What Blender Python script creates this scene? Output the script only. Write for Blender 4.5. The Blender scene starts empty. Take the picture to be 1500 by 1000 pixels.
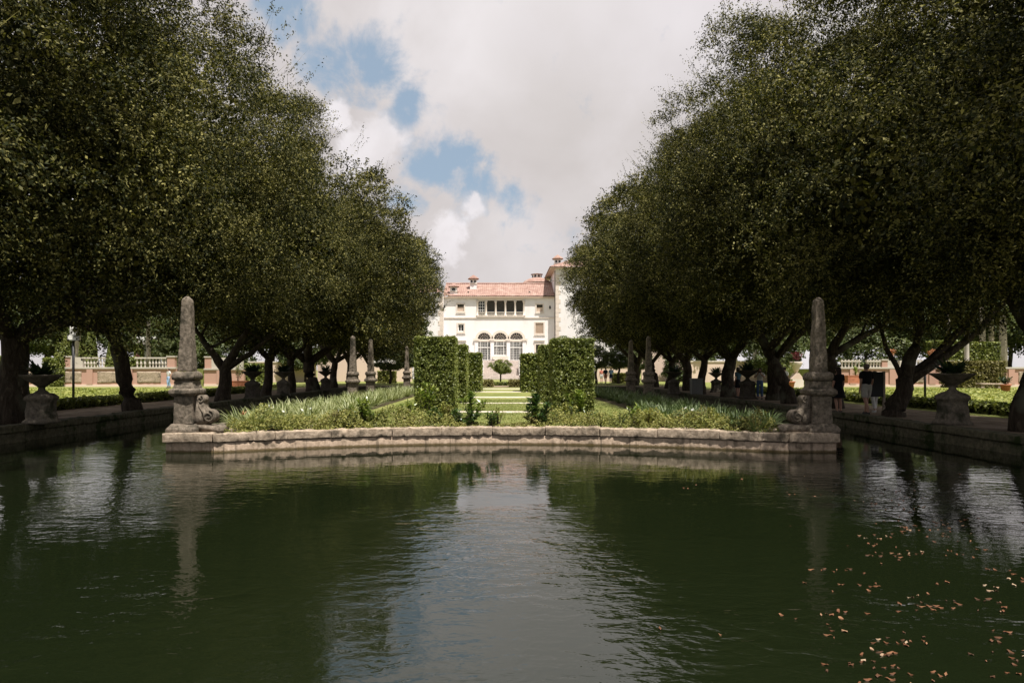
import bpy, bmesh, math, random
import numpy as np
from mathutils import Vector, noise, Matrix
R = math.radians
rnd = random.Random(7)
rng = np.random.default_rng(11)
scene = bpy.context.scene
C = scene.collection

# ------------------------------------------------------------------ camera, sky, sun, exposure
EYE = 1.89
cd = bpy.data.cameras.new('camera'); cam = bpy.data.objects.new('camera', cd); C.objects.link(cam)
cam.location = (0, 0, EYE); cam.rotation_euler = (R(90), 0, 0)
cd.lens = 24; cd.sensor_width = 36; cd.shift_x = 16/1500; cd.shift_y = 41/1500
cd.clip_start = 0.1; cd.clip_end = 3000
scene.camera = cam
SUN_EL, SUN_AZ = R(68), R(30)          # sun behind the camera, a little to the right
S = Vector((math.sin(SUN_AZ)*math.cos(SUN_EL), -math.cos(SUN_AZ)*math.cos(SUN_EL), math.sin(SUN_EL)))
sd = bpy.data.lights.new('sun', 'SUN'); sd.energy = 5.0; sd.angle = R(0.6); sd.color = (1.0, 0.955, 0.89)
so = bpy.data.objects.new('sun', sd); C.objects.link(so)
so.rotation_euler = S.to_track_quat('Z', 'Y').to_euler(); so.location = S*60
scene.view_settings.view_transform = 'Standard'; scene.view_settings.look = 'None'
scene.view_settings.gamma = 1.0; scene.view_settings.exposure = 0.6
scene.view_settings.use_curve_mapping = False
scene.render.engine = 'CYCLES'
scene.cycles.use_denoising = True
scene.cycles.max_bounces = 8; scene.cycles.diffuse_bounces = 3; scene.cycles.glossy_bounces = 4
scene.cycles.transmission_bounces = 4; scene.cycles.transparent_max_bounces = 6
scene.cycles.caustics_reflective = False; scene.cycles.caustics_refractive = False

def nodes_of(idb):
    idb.use_nodes = True
    nt = idb.node_tree; nt.nodes.clear()
    return nt
class NT:
    def __init__(s, nt): s.nt = nt
    def n(s, t, **k):
        x = s.nt.nodes.new(t)
        for a, b in k.items(): setattr(x, a, b)
        return x
    def link(s, a, b): s.nt.links.new(a, b)
    def put(s, sock, v):
        if hasattr(v, 'links') or isinstance(v, bpy.types.NodeSocket): s.link(v, sock)
        else: sock.default_value = v
    def math(s, op, a, b=None, c=None, clamp=False):
        x = s.n('ShaderNodeMath', operation=op); x.use_clamp = clamp
        s.put(x.inputs[0], a)
        if b is not None: s.put(x.inputs[1], b)
        if c is not None: s.put(x.inputs[2], c)
        return x.outputs[0]
    def vmath(s, op, a, b=None):
        x = s.n('ShaderNodeVectorMath', operation=op); s.put(x.inputs[0], a)
        if b is not None: s.put(x.inputs[1], b)
        return x.outputs['Value'] if op in ('DISTANCE', 'LENGTH', 'DOT_PRODUCT') else x.outputs[0]
    def noise(s, vec, scale, detail=4, rough=0.55, dist=0.0, out='Fac'):
        x = s.n('ShaderNodeTexNoise'); s.link(vec, x.inputs['Vector'])
        x.inputs['Scale'].default_value = scale; x.inputs['Detail'].default_value = detail
        x.inputs['Roughness'].default_value = rough; x.inputs['Distortion'].default_value = dist
        return x.outputs[out]
    def ramp(s, fac, stops, interp='LINEAR'):
        x = s.n('ShaderNodeValToRGB'); x.color_ramp.interpolation = interp
        e = x.color_ramp.elements
        while len(e) < len(stops): e.new(0.5)
        for i, (p, c) in enumerate(stops):
            e[i].position = p; e[i].color = (*c, 1) if len(c) == 3 else c
        s.put(x.inputs[0], fac)
        return x.outputs[0]
    def mix(s, fac, a, b, bt='MIX'):
        x = s.n('ShaderNodeMix', data_type='RGBA', blend_type=bt)
        s.put(x.inputs[0], fac)
        s.put(x.inputs[6], (*a, 1) if isinstance(a, tuple) and len(a) == 3 else a)
        s.put(x.inputs[7], (*b, 1) if isinstance(b, tuple) and len(b) == 3 else b)
        return x.outputs[2]
    def smooth(s, v, a, b):
        x = s.n('ShaderNodeMapRange', interpolation_type='SMOOTHSTEP')
        s.put(x.inputs[0], v); x.inputs[1].default_value = a; x.inputs[2].default_value = b
        return x.outputs[0]

world = bpy.data.worlds.new('World'); scene.world = world
w = NT(nodes_of(world))
sky = w.n('ShaderNodeTexSky', sky_type='NISHITA'); sky.sun_disc = False
sky.sun_elevation = SUN_EL; sky.sun_rotation = R(180) - SUN_AZ
sky.air_density = 1.0; sky.dust_density = 1.2; sky.ozone_density = 1.2
tc = w.n('ShaderNodeTexCoord'); D = tc.outputs['Generated']
def dirv(px, py):
    v = Vector(((px-734)/1000, 1, (541-py)/1000)).normalized(); return tuple(v)
# clouds live on the sphere of directions; a warp makes every border ragged
warp = w.noise(D, 5.0, 6, 0.6, 0, 'Color')
DW = w.vmath('ADD', D, w.vmath('SCALE', w.vmath('SUBTRACT', warp, (0.5,)*3)))
sc_ = DW.node.inputs[1].links[0].from_node; sc_.inputs['Scale'].default_value = 0.10
def blob(px, py, r0, r1):
    d = w.vmath('DISTANCE', DW, dirv(px, py))
    return w.math('SUBTRACT', 1.0, w.smooth(d, r0, r1))
def union(lst):
    a = lst[0]
    for b in lst[1:]: a = w.math('MAXIMUM', a, b)
    return a
rag = w.noise(D, 13, 11, 0.62, 0.25); rag2 = w.noise(D, 5.5, 8, 0.6, 0.4)
def ragged(f, amp, lo, hi):
    k = w.math('ADD', f, w.math('MULTIPLY', w.math('SUBTRACT', rag, 0.5), amp))
    k = w.math('ADD', k, w.math('MULTIPLY', w.math('SUBTRACT', rag2, 0.5), amp*.7))
    return w.smooth(k, lo, hi)
holes = union([blob(430, 20, .0, .10), blob(475, 95, .0, .10), blob(525, 95, .0, .085), blob(585, 150, .0, .06),
               blob(628, 245, .0, .085), blob(692, 282, .0, .085), blob(748, 300, .0, .07), blob(600, 290, .0, .06), blob(668, 228, .0, .05)])
puffs = union([blob(545, 215, .0, .10), blob(690, 300, .0, .05), blob(485, 165, .0, .05), blob(660, 340, .0, .09)])
zc = w.n('ShaderNodeSeparateXYZ'); w.link(D, zc.inputs[0])
bign = w.noise(D, 2.6, 9, 0.58, 0.3)
yfront = w.smooth(zc.outputs['Y'], 0.45, 0.75)
hole_bg = w.math('MULTIPLY', w.smooth(bign, 0.50, 0.64), w.math('SUBTRACT', 1.0, yfront))
puff_edge = ragged(puffs, 2.0, 0.35, 0.75)
hole = w.math('MAXIMUM', w.math('MULTIPLY', ragged(holes, 2.6, 0.22, 0.95), w.math('SUBTRACT', 1.0, w.math('MULTIPLY', puff_edge, .9))), hole_bg)
body = w.noise(D, 3.4, 9, 0.5, 0.4)
cl = w.ramp(body, [(0.34, (0.39, 0.36, 0.355)), (0.5, (0.475, 0.445, 0.442)), (0.66, (0.575, 0.545, 0.55))])
cl = w.mix(w.math('MULTIPLY', blob(860, 150, .0, .22), 0.65), cl, (0.375, 0.345, 0.330))
cl = w.mix(w.math('MULTIPLY', blob(1010, 20, .0, .20), 0.7), cl, (0.58, 0.55, 0.565))
fine = w.noise(D, 10, 9, 0.55, 0.2)
cl = w.mix(w.math('MULTIPLY', w.smooth(fine, .4, .7), .25), cl, (0.55, 0.52, 0.535))
pz = w.smooth(w.noise(D, 16, 8, 0.5, 0.2), .3, .65)
cl = w.mix(w.math('MULTIPLY', puff_edge, w.math('ADD', w.math('MULTIPLY', pz, .35), .5)), cl, (0.62, 0.59, 0.605))
skyc = w.mix(1.0, sky.outputs[0], (0.085, 0.08, 0.07), 'MULTIPLY')
blue = w.mix(0.7, skyc, (0.265, 0.34, 0.43))
col = w.mix(hole, cl, blue)
bg = w.n('ShaderNodeBackground'); w.link(col, bg.inputs[0]); bg.inputs[1].default_value = 1.0
wo = w.n('ShaderNodeOutputWorld'); w.link(bg.outputs[0], wo.inputs[0])

# ------------------------------------------------------------------ helpers
def P(px, py, Y):
    return Vector(((px-734)/1000*Y, Y, EYE+(541-py)/1000*Y))
def gx(px, Y): return (px-734)/1000*Y
def gz(py, Y): return EYE+(541-py)/1000*Y
WATER, GROUND, COP = 0.0, 0.32, 0.44

def link(name, me, m=None, parent=None, smooth=False):
    if m is not None and not me.materials: me.materials.append(m)
    o = bpy.data.objects.new(name, me); C.objects.link(o)
    if parent is not None: o.parent = parent
    if smooth:
        me.polygons.foreach_set('use_smooth', [True]*len(me.polygons))
    return o
def tag(o, label=None, cat=None, group=None, kind=None):
    if label: o['label'] = label
    if cat: o['category'] = cat
    if group: o['group'] = group
    if kind: o['kind'] = kind
    return o
def thing(name, loc, label, cat, group=None, rz=0):
    o = bpy.data.objects.new(name, None); C.objects.link(o)
    o.empty_display_size = 0.3
    o.location = loc; o.rotation_euler = (0, 0, rz)
    return tag(o, label, cat, group)
def dup(o, loc=None, rz=None, label=None, parent=None, scale=None):
    c = o.copy(); C.objects.link(c)
    if parent is not None: c.parent = parent
    if loc is not None: c.location = loc
    if rz is not None: c.rotation_euler = (0, 0, rz)
    if scale is not None: c.scale = scale
    if label: c['label'] = label
    for ch in list(o.children): dup(ch, parent=c)
    return c

class MB:
    def __init__(s): s.v = []; s.f = []
    def add(s, vs, fs):
        k = len(s.v); s.v += [tuple(v) for v in vs]; s.f += [tuple(i+k for i in f) for f in fs]
        return s
    def box(s, x0, x1, y0, y1, z0, z1):
        vs = [(x, y, z) for z in (z0, z1) for y in (y0, y1) for x in (x0, x1)]
        return s.add(vs, [(0, 2, 3, 1), (4, 5, 7, 6), (0, 1, 5, 4), (2, 6, 7, 3), (0, 4, 6, 2), (1, 3, 7, 5)])
    def lathe(s, prof, n=20, c=(0, 0, 0), cap=True):
        vs = []; fs = []
        for r, z in prof:
            for i in range(n):
                a = 2*math.pi*i/n; vs.append((c[0]+r*math.cos(a), c[1]+r*math.sin(a), c[2]+z))
        for j in range(len(prof)-1):
            for i in range(n):
                k = (i+1) % n; fs.append((j*n+i, j*n+k, (j+1)*n+k, (j+1)*n+i))
        if cap:
            fs.append(tuple(range(n-1, -1, -1))); fs.append(tuple((len(prof)-1)*n+i for i in range(n)))
        return s.add(vs, fs)
    def rings(s, rings, closed=True, cap=True):
        n = len(rings[0]); vs = [p for r in rings for p in r]; fs = []
        for j in range(len(rings)-1):
            for i in range(n if closed else n-1):
                k = (i+1) % n; fs.append((j*n+i, j*n+k, (j+1)*n+k, (j+1)*n+i))
        if cap: fs.append(tuple(range(n-1, -1, -1))); fs.append(tuple((len(rings)-1)*n+i for i in range(n)))
        return s.add(vs, fs)
    def tube(s, pts, rad, n=8, rough=0.0, seed=0):
        pts = [Vector(p) for p in pts]; rings = []
        for i, p in enumerate(pts):
            t = (pts[min(i+1, len(pts)-1)]-pts[max(i-1, 0)]).normalized()
            a = t.orthogonal().normalized() if abs(t.z) < .95 else Vector((1, 0, 0))
            a = (a-t*a.dot(t)).normalized() if abs(t.z) >= .95 else Vector((0, 0, 1)).cross(t).normalized()
            b = t.cross(a); ring = []
            for k in range(n):
                an = 2*math.pi*k/n; r = rad[i] if not isinstance(rad, (int, float)) else rad
                q = p+(a*math.cos(an)+b*math.sin(an))*r
                if rough: q += (q-p)*(rough*noise.noise(q*2.3+Vector((seed, 0, 0))))
                ring.append(q)
            rings.append(ring)
        return s.rings(rings)
    def prism(s, poly, y0, y1):           # poly in (x,z), extruded along y
        n = len(poly)
        vs = [(x, y0, z) for x, z in poly]+[(x, y1, z) for x, z in poly]
        fs = [tuple(range(n)), tuple(range(2*n-1, n-1, -1))]+[(i, i+n, (i+1) % n+n, (i+1) % n) for i in range(n)]
        return s.add(vs, fs)
    def mesh(s, name):
        me = bpy.data.meshes.new(name); me.from_pydata(s.v, [], s.f)
        bm = bmesh.new(); bm.from_mesh(me); bmesh.ops.recalc_face_normals(bm, faces=bm.faces); bm.to_mesh(me); bm.free()
        return me
    def build(s, name, m, parent=None, smooth=False):
        return link(name, s.mesh(name), m, parent, smooth)
def erode(me, cuts=3, amp=0.02, sc=4.0, seed=0, bevel=0.0):
    bm = bmesh.new(); bm.from_mesh(me)
    if bevel: bmesh.ops.bevel(bm, geom=bm.edges[:], offset=bevel, segments=2, affect='EDGES', profile=0.6)
    for _ in range(cuts):
        long = [e for e in bm.edges if e.calc_length() > 0.09]
        if long: bmesh.ops.subdivide_edges(bm, edges=long, cuts=1, use_grid_fill=True)
    bm.normal_update(); off = Vector((seed*3.1, seed*1.7, seed))
    for v in bm.verts:
        k = v.co*sc+off
        d = noise.fractal(k, 1.0, 2.0, 4)*amp - max(0, noise.noise(k*3.0)-.25)*amp*2.0
        v.co += v.normal*d
    bm.to_mesh(me); bm.free()
    me.polygons.foreach_set('use_smooth', [True]*len(me.polygons))
    return me

def mesh_np(name, V, F4):
    me = bpy.data.meshes.new(name); n = len(V); m = len(F4)
    me.vertices.add(n); me.vertices.foreach_set('co', np.ascontiguousarray(V, dtype=np.float32).ravel())
    me.loops.add(m*4); me.loops.foreach_set('vertex_index', np.ascontiguousarray(F4, dtype=np.int32).ravel())
    me.polygons.add(m); me.polygons.foreach_set('loop_start', np.arange(0, m*4, 4, dtype=np.int32))
    me.update(calc_edges=True)
    return me
def unit(a): return a/np.maximum(np.linalg.norm(a, axis=1, keepdims=True), 1e-6)
def leaf_arrays(pos, nrm, L, W, tdir=None, cup=0.15):
    n = len(pos); nrm = unit(nrm)
    t = rng.normal(size=(n, 3)) if tdir is None else tdir+rng.normal(size=(n, 3))*0.15
    t = unit(t-nrm*np.sum(t*nrm, axis=1, keepdims=True)); b = np.cross(nrm, t)
    L = (L*np.ones(n))[:, None]; W = (W*np.ones(n))[:, None]
    V = np.stack([pos-t*L/2, pos+b*W/2+nrm*W*cup-t*L*.08, pos+t*L/2, pos-b*W/2+nrm*W*cup-t*L*.08], axis=1).reshape(-1, 3)
    return V, np.arange(4*n).reshape(-1, 4)
def join_arrays(parts):
    Vs, Fs, k = [], [], 0
    for V, F in parts: Vs.append(V); Fs.append(F+k); k += len(V)
    return np.concatenate(Vs), np.concatenate(Fs)

# ------------------------------------------------------------------ materials
def mat(name, build):
    m = bpy.data.materials.new(name); t = NT(nodes_of(m))
    out = t.n('ShaderNodeOutputMaterial'); tcn = t.n('ShaderNodeTexCoord')
    geo = t.n('ShaderNodeNewGeometry')
    build(t, out, tcn, geo); return m
def principled(t, col, rough=0.8, spec=0.3, bump=None, bstr=0.3, bdist=0.02, **kw):
    p = t.n('ShaderNodeBsdfPrincipled')
    t.put(p.inputs['Base Color'], (*col, 1) if isinstance(col, tuple) and len(col) == 3 else col)
    t.put(p.inputs['Roughness'], rough); p.inputs['Specular IOR Level'].default_value = spec
    for k, v in kw.items(): t.put(p.inputs[k], v)
    if bump is not None:
        b = t.n('ShaderNodeBump'); b.inputs['Strength'].default_value = bstr; b.inputs['Distance'].default_value = bdist
        t.link(bump, b.inputs['Height']); t.link(b.outputs[0], p.inputs['Normal'])
    return p
def simple(name, col, rough=0.8, spec=0.3, nscale=6, var=0.25, bstr=0.25, bdist=0.01, metal=0.0):
    def f(t, out, tcn, geo):
        o = geo.outputs['Position']
        nf = t.noise(o, nscale, 5, 0.6)
        c = t.ramp(nf, [(0.3, tuple(x*(1-var) for x in col)), (0.7, tuple(min(1, x*(1+var)) for x in col))])
        p = principled(t, c, rough, spec, t.noise(o, nscale*6, 4), bstr, bdist, Metallic=metal)
        t.link(p.outputs[0], out.inputs[0])
    return mat(name, f)
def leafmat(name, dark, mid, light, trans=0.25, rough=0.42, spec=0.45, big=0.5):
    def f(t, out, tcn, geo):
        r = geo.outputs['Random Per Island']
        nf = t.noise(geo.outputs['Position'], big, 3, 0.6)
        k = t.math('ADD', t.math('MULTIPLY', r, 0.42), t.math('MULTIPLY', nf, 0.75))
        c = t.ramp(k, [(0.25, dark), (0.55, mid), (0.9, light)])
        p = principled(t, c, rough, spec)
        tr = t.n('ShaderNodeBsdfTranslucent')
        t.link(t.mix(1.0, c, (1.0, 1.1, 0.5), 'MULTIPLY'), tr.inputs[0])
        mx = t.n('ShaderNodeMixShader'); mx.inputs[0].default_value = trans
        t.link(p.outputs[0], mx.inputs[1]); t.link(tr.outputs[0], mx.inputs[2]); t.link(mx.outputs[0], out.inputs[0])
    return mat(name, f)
M = {}
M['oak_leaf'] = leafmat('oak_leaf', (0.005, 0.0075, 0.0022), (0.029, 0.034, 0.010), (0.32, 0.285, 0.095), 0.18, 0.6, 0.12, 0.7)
M['bg_leaf'] = leafmat('background_leaf', (0.035, 0.055, 0.015), (0.075, 0.10, 0.03), (0.15, 0.16, 0.06), 0.25, 0.5, 0.4, 0.25)
M['hedge_leaf'] = leafmat('hedge_leaf', (0.045, 0.062, 0.015), (0.14, 0.17, 0.035), (0.36, 0.37, 0.11), 0.22, 0.45, 0.4, 1.6)
M['cover_leaf'] = leafmat('ground_cover_leaf', (0.05, 0.065, 0.015), (0.19, 0.20, 0.045), (0.40, 0.36, 0.12), 0.25, 0.6, 0.3, 1.2)
M['parterre_leaf'] = leafmat('parterre_leaf', (0.08, 0.10, 0.02), (0.24, 0.27, 0.06), (0.44, 0.42, 0.13), 0.25, 0.6, 0.3, 0.6)
M['brown_cover'] = leafmat('brownish_cover_leaf', (0.08, 0.06, 0.022), (0.17, 0.15, 0.05), (0.28, 0.25, 0.09), 0.2, 0.6, 0.3, 1.4)
M['spider_leaf'] = leafmat('spider_plant_leaf', (0.09, 0.12, 0.04), (0.21, 0.24, 0.09), (0.46, 0.46, 0.25), 0.2, 0.5, 0.35, 1.0)
M['liriope_leaf'] = leafmat('liriope_leaf', (0.04, 0.07, 0.02), (0.10, 0.15, 0.05), (0.22, 0.26, 0.12), 0.2, 0.5, 0.35, 1.0)
M['shrub_dark'] = leafmat('glossy_shrub_leaf', (0.02, 0.045, 0.014), (0.045, 0.09, 0.025), (0.16, 0.22, 0.05), 0.15, 0.3, 0.5, 2.0)
M['shrub_bright'] = leafmat('bright_shrub_leaf', (0.06, 0.10, 0.02), (0.15, 0.21, 0.04), (0.38, 0.40, 0.10), 0.25, 0.35, 0.5, 2.0)
M['palm_leaf'] = leafmat('palm_leaf', (0.04, 0.06, 0.015), (0.09, 0.12, 0.03), (0.2, 0.2, 0.07), 0.2, 0.45, 0.4, 0.8)
M['dark_plant'] = leafmat('urn_plant_leaf', (0.015, 0.03, 0.012), (0.03, 0.055, 0.02), (0.06, 0.09, 0.03), 0.1, 0.4, 0.4, 2.0)
M['red_leaf'] = simple('red_plant_leaf', (0.14, 0.02, 0.03), 0.5)
M['orange_flower'] = simple('orange_flower', (0.50, 0.24, 0.13), 0.6)
M['white_flower'] = simple('white_flower', (0.75, 0.75, 0.68), 0.6)
M['dry_leaf'] = None
def f_dry(t, out, tcn, geo):
    oi = t.n('ShaderNodeObjectInfo')
    c = t.ramp(oi.outputs['Random'], [(0.0, (0.05, 0.025, 0.012)), (0.6, (0.15, 0.062, 0.028)), (0.85, (0.22, 0.11, 0.055)), (1.0, (0.36, 0.27, 0.18))])
    t.link(principled(t, c, 0.6, 0.3).outputs[0], out.inputs[0])
M['dry_leaf'] = mat('dry_leaf', f_dry)

def f_bark(t, out, tcn, geo):
    o = geo.outputs['Position']; mp = t.n('ShaderNodeMapping'); t.link(o, mp.inputs[0]); mp.inputs['Scale'].default_value = (6, 6, 1.4)
    n1 = t.noise(mp.outputs[0], 2.0, 6, 0.65, 0.6); n2 = t.noise(o, 1.1, 3)
    c = t.ramp(n1, [(0.3, (0.018, 0.014, 0.010)), (0.55, (0.055, 0.042, 0.030)), (0.75, (0.12, 0.095, 0.07))])
    c = t.mix(t.smooth(n2, .55, .7), c, (0.11, 0.105, 0.075))
    t.link(principled(t, c, 0.9, 0.15, n1, 0.9, 0.05).outputs[0], out.inputs[0])
M['bark'] = mat('bark', f_bark)
M['pale_bark'] = simple('palm_bark', (0.36, 0.31, 0.25), 0.9, 0.15, 3, 0.3)

def stone(name, base, dark, pit=0.5, moss=0.35, mosscol=(0.030, 0.032, 0.018), scale=1.0, tide=False):
    def f(t, out, tcn, geo):
        o = geo.outputs['Position']
        n1 = t.noise(o, 1.7*scale, 6, 0.62, 0.3); n2 = t.noise(o, 9*scale, 6, 0.65); n3 = t.noise(o, 38*scale, 4, 0.6)
        v = t.n('ShaderNodeTexVoronoi'); t.link(o, v.inputs[0]); v.inputs['Scale'].default_value = 26*scale
        c = t.ramp(n2, [(0.3, dark), (0.5, tuple((a+b)/2 for a, b in zip(base, dark))), (0.68, base)])
        c = t.mix(t.math('MULTIPLY', t.smooth(n1, .5, .68), moss*2, None, True), c, mosscol)
        pits = t.smooth(v.outputs['Distance'], 0.0, 0.28)
        pf = t.math('MULTIPLY', t.math('SUBTRACT', 1.0, pits), t.smooth(n2, .45, .6))
        c = t.mix(t.math('MULTIPLY', pf, pit), c, tuple(x*.25 for x in dark))
        if tide:   # algae line left by the water
            sp = t.n('ShaderNodeSeparateXYZ'); t.link(o, sp.inputs[0])
            zz_ = t.math('ADD', sp.outputs['Z'], t.math('MULTIPLY', t.math('SUBTRACT', n2, .5), .05))
            c = t.mix(t.math('MULTIPLY', t.math('SUBTRACT', 1.0, t.smooth(zz_, .02, .065)), .85), c, (0.085, 0.06, 0.018))
            mp = t.n('ShaderNodeMapping'); t.link(o, mp.inputs[0]); mp.inputs['Scale'].default_value = (7, 7, .8)
            c = t.mix(t.math('MULTIPLY', t.smooth(t.noise(mp.outputs[0], 1, 4, .6), .52, .66), .55), c, (0.05, 0.042, 0.028))
        h = t.math('ADD', t.math('MULTIPLY', n2, .6), t.math('ADD', t.math('MULTIPLY', n3, .25), t.math('MULTIPLY', pf, -.8)))
        t.link(principled(t, c, 0.92, 0.15, h, 0.8, 0.03).outputs[0], out.inputs[0])
    return mat(name, f)
M['coral'] = stone('weathered_coral_stone', (0.27, 0.22, 0.17), (0.06, 0.05, 0.036), 0.95, 0.42, (0.035, 0.033, 0.024), 1.5)
M['coping'] = stone('coping_stone', (0.52, 0.415, 0.31), (0.20, 0.15, 0.105), 0.95, 0.38, (0.04, 0.036, 0.025), 1.3)
M['wallface'] = stone('stained_pool_wall', (0.60, 0.46, 0.34), (0.36, 0.265, 0.19), 0.4, 0.36, (0.045, 0.04, 0.022), 1.2, True)
M['mossy'] = stone('mossy_stone', (0.14, 0.125, 0.08), (0.045, 0.042, 0.026), 0.5, 0.7, (0.024, 0.034, 0.010))
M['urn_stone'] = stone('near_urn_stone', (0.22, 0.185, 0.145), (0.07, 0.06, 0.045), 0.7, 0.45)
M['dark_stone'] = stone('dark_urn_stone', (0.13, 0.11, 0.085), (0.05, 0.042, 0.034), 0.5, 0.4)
M['paving'] = stone('pale_stone_strip', (0.72, 0.64, 0.54), (0.55, 0.47, 0.38), 0.2, 0.10)
M['steps'] = stone('step_stone', (0.60, 0.53, 0.48), (0.40, 0.34, 0.30), 0.15, 0.25, (0.3, 0.26, 0.22), 0.5)
def stucco(name, col, stain=(0.6, 0.5, 0.42), amt=0.3):
    def f(t, out, tcn, geo):
        o = geo.outputs['Position']; mp = t.n('ShaderNodeMapping'); t.link(o, mp.inputs[0]); mp.inputs['Scale'].default_value = (1, 1, .35)
        n1 = t.noise(mp.outputs[0], 0.6, 6, 0.6); n2 = t.noise(o, 5, 4)
        c = t.mix(t.math('MULTIPLY', t.smooth(n1, .45, .75), amt), col, stain)
        t.link(principled(t, c, 0.9, 0.15, n2, 0.3, 0.02).outputs[0], out.inputs[0])
    return mat(name, f)
M['stucco'] = stucco('cream_stucco', (0.80, 0.765, 0.75), (0.66, 0.57, 0.50), 0.35)
M['trim'] = stucco('pale_stone_trim', (0.70, 0.62, 0.54), (0.5, 0.42, 0.34), 0.4)
M['quoin'] = stucco('quoin_stone', (0.70, 0.60, 0.52), (0.45, 0.38, 0.32), 0.5)
M['pink'] = stucco('pink_stucco', (0.46, 0.28, 0.22), (0.40, 0.27, 0.21), 0.5)
M['palepink'] = stucco('pale_pink_wall', (0.68, 0.53, 0.44), (0.5, 0.38, 0.3), 0.5)
M['balu'] = stucco('baluster_stone', (0.50, 0.45, 0.39), (0.35, 0.31, 0.26), 0.5)
M['white'] = simple('white_paint', (0.78, 0.76, 0.72), 0.6, 0.3, 3, 0.05, 0.05)
M['shutter'] = simple('beige_shutter', (0.52, 0.40, 0.31), 0.7, 0.2, 3, 0.08)
M['screen'] = simple('dark_screen', (0.05, 0.045, 0.035), 0.7, 0.2, 3, 0.3)
M['terracotta'] = simple('terracotta_pot', (0.42, 0.16, 0.09), 0.8, 0.2, 5, 0.25)
M['iron'] = simple('dark_metal', (0.02, 0.02, 0.022), 0.5, 0.4, 8, 0.3)
M['grey'] = simple('grey_box_metal', (0.20, 0.20, 0.19), 0.6, 0.3, 8, 0.1)
M['black'] = simple('black_board', (0.008, 0.008, 0.009), 0.6, 0.3, 8, 0.2)
M['post'] = simple('weathered_post', (0.28, 0.23, 0.18), 0.8, 0.2, 8, 0.2)
def f_glass(t, out, tcn, geo):
    n1 = t.noise(geo.outputs['Position'], 1.3, 3)
    c = t.ramp(n1, [(0.35, (0.012, 0.013, 0.014)), (0.7, (0.05, 0.05, 0.045))])
    t.link(principled(t, c, 0.12, 0.5).outputs[0], out.inputs[0])
M['glass'] = mat('window_glass', f_glass)
def f_tile(t, out, tcn, geo):
    o = geo.outputs['Position']
    n1 = t.noise(o, 0.9, 4, 0.6); n2 = t.noise(o, 6.0, 5, 0.7); n3 = t.noise(o, 0.25, 3)
    k = t.math('ADD', t.math('MULTIPLY', n1, .45), t.math('MULTIPLY', n2, .55))
    c = t.ramp(k, [(0.32, (0.19, 0.11, 0.088)), (0.48, (0.31, 0.19, 0.155)), (0.66, (0.48, 0.37, 0.31))])
    c = t.mix(t.math('MULTIPLY', t.smooth(n3, .55, .75), .4), c, (0.36, 0.24, 0.18))
    t.link(principled(t, c, 0.85, 0.2, n2, 0.4, 0.03).outputs[0], out.inputs[0])
M['tile'] = mat('roof_tile', f_tile)

def f_grass(t, out, tcn, geo):
    o = geo.outputs['Position']
    n1 = t.noise(o, 0.35, 5, 0.6, 0.5); n2 = t.noise(o, 3.2, 6, 0.7); n3 = t.noise(o, 40, 3, 0.7)
    k = t.math('ADD', t.math('MULTIPLY', n1, .5), t.math('ADD', t.math('MULTIPLY', n2, .3), t.math('MULTIPLY', n3, .25)))
    c = t.ramp(k, [(0.36, (0.10, 0.12, 0.035)), (0.52, (0.20, 0.22, 0.065)), (0.68, (0.33, 0.31, 0.12))])
    t.link(principled(t, c, 0.95, 0.1, n3, 0.9, 0.04).outputs[0], out.inputs[0])
M['grass'] = mat('lawn', f_grass)
def f_dirt(t, out, tcn, geo):
    o = geo.outputs['Position']
    n2 = t.noise(o, 1.4, 6, 0.7); n3 = t.noise(o, 25, 4, 0.7)
    c = t.ramp(n2, [(0.35, (0.12, 0.085, 0.055)), (0.65, (0.30, 0.235, 0.17))])
    c = t.mix(t.smooth(n3, .58, .68), c, (0.08, 0.06, 0.035))
    t.link(principled(t, c, 0.95, 0.1, n3, 0.6, 0.03).outputs[0], out.inputs[0])
M['dirt'] = mat('sandy_path', f_dirt)
def f_soil(t, out, tcn, geo):
    n3 = t.noise(geo.outputs['Position'], 14, 5, 0.7)
    c = t.ramp(n3, [(0.35, (0.035, 0.028, 0.016)), (0.65, (0.10, 0.085, 0.045))])
    t.link(principled(t, c, 0.95, 0.1, n3, 0.9, 0.05).outputs[0], out.inputs[0])
M['soil'] = mat('planting_soil', f_soil)
def f_water(t, out, tcn, geo):
    o = geo.outputs['Position']
    def wave(rz, sx, sy, sc, det, rough=.5):
        mp = t.n('ShaderNodeMapping'); t.link(o, mp.inputs[0]); mp.inputs['Rotation'].default_value = (0, 0, R(rz)); mp.inputs['Scale'].default_value = (sx, sy, 1)
        return t.noise(mp.outputs[0], sc, det, rough, 0.6)
    a = wave(20, 0.6, 1.0, 5.5, 3); b = wave(-16, 0.7, 1.0, 12, 2); c0 = t.noise(o, 0.22, 2); d = wave(4, .5, 1, 2.2, 2)
    amp = t.smooth(c0, .38, .66)
    amp = t.math('ADD', t.math('MULTIPLY', amp, .85), .12)
    sy = t.n('ShaderNodeSeparateXYZ'); t.link(o, sy.inputs[0])
    amp = t.math('MULTIPLY', amp, t.math('SUBTRACT', 1.0, t.math('MULTIPLY', t.smooth(sy.outputs['Y'], 6.5, 15), .72)))   # the wind only ruffles the open pool
    h = t.math('ADD', t.math('MULTIPLY', a, .6), t.math('ADD', t.math('MULTIPLY', b, .22), t.math('MULTIPLY', d, .7)))
    h = t.math('MULTIPLY', h, amp)
    p = principled(t, (0.0062, 0.0095, 0.0034), 0.015, 0.5, h, 0.62, 0.05)
    p.inputs['IOR'].default_value = 1.66
    t.link(p.outputs[0], out.inputs[0])
M['water'] = mat('pond_water', f_water)
def cloth(name, col): return simple(name, col, 0.85, 0.15, 12, 0.12)

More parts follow.
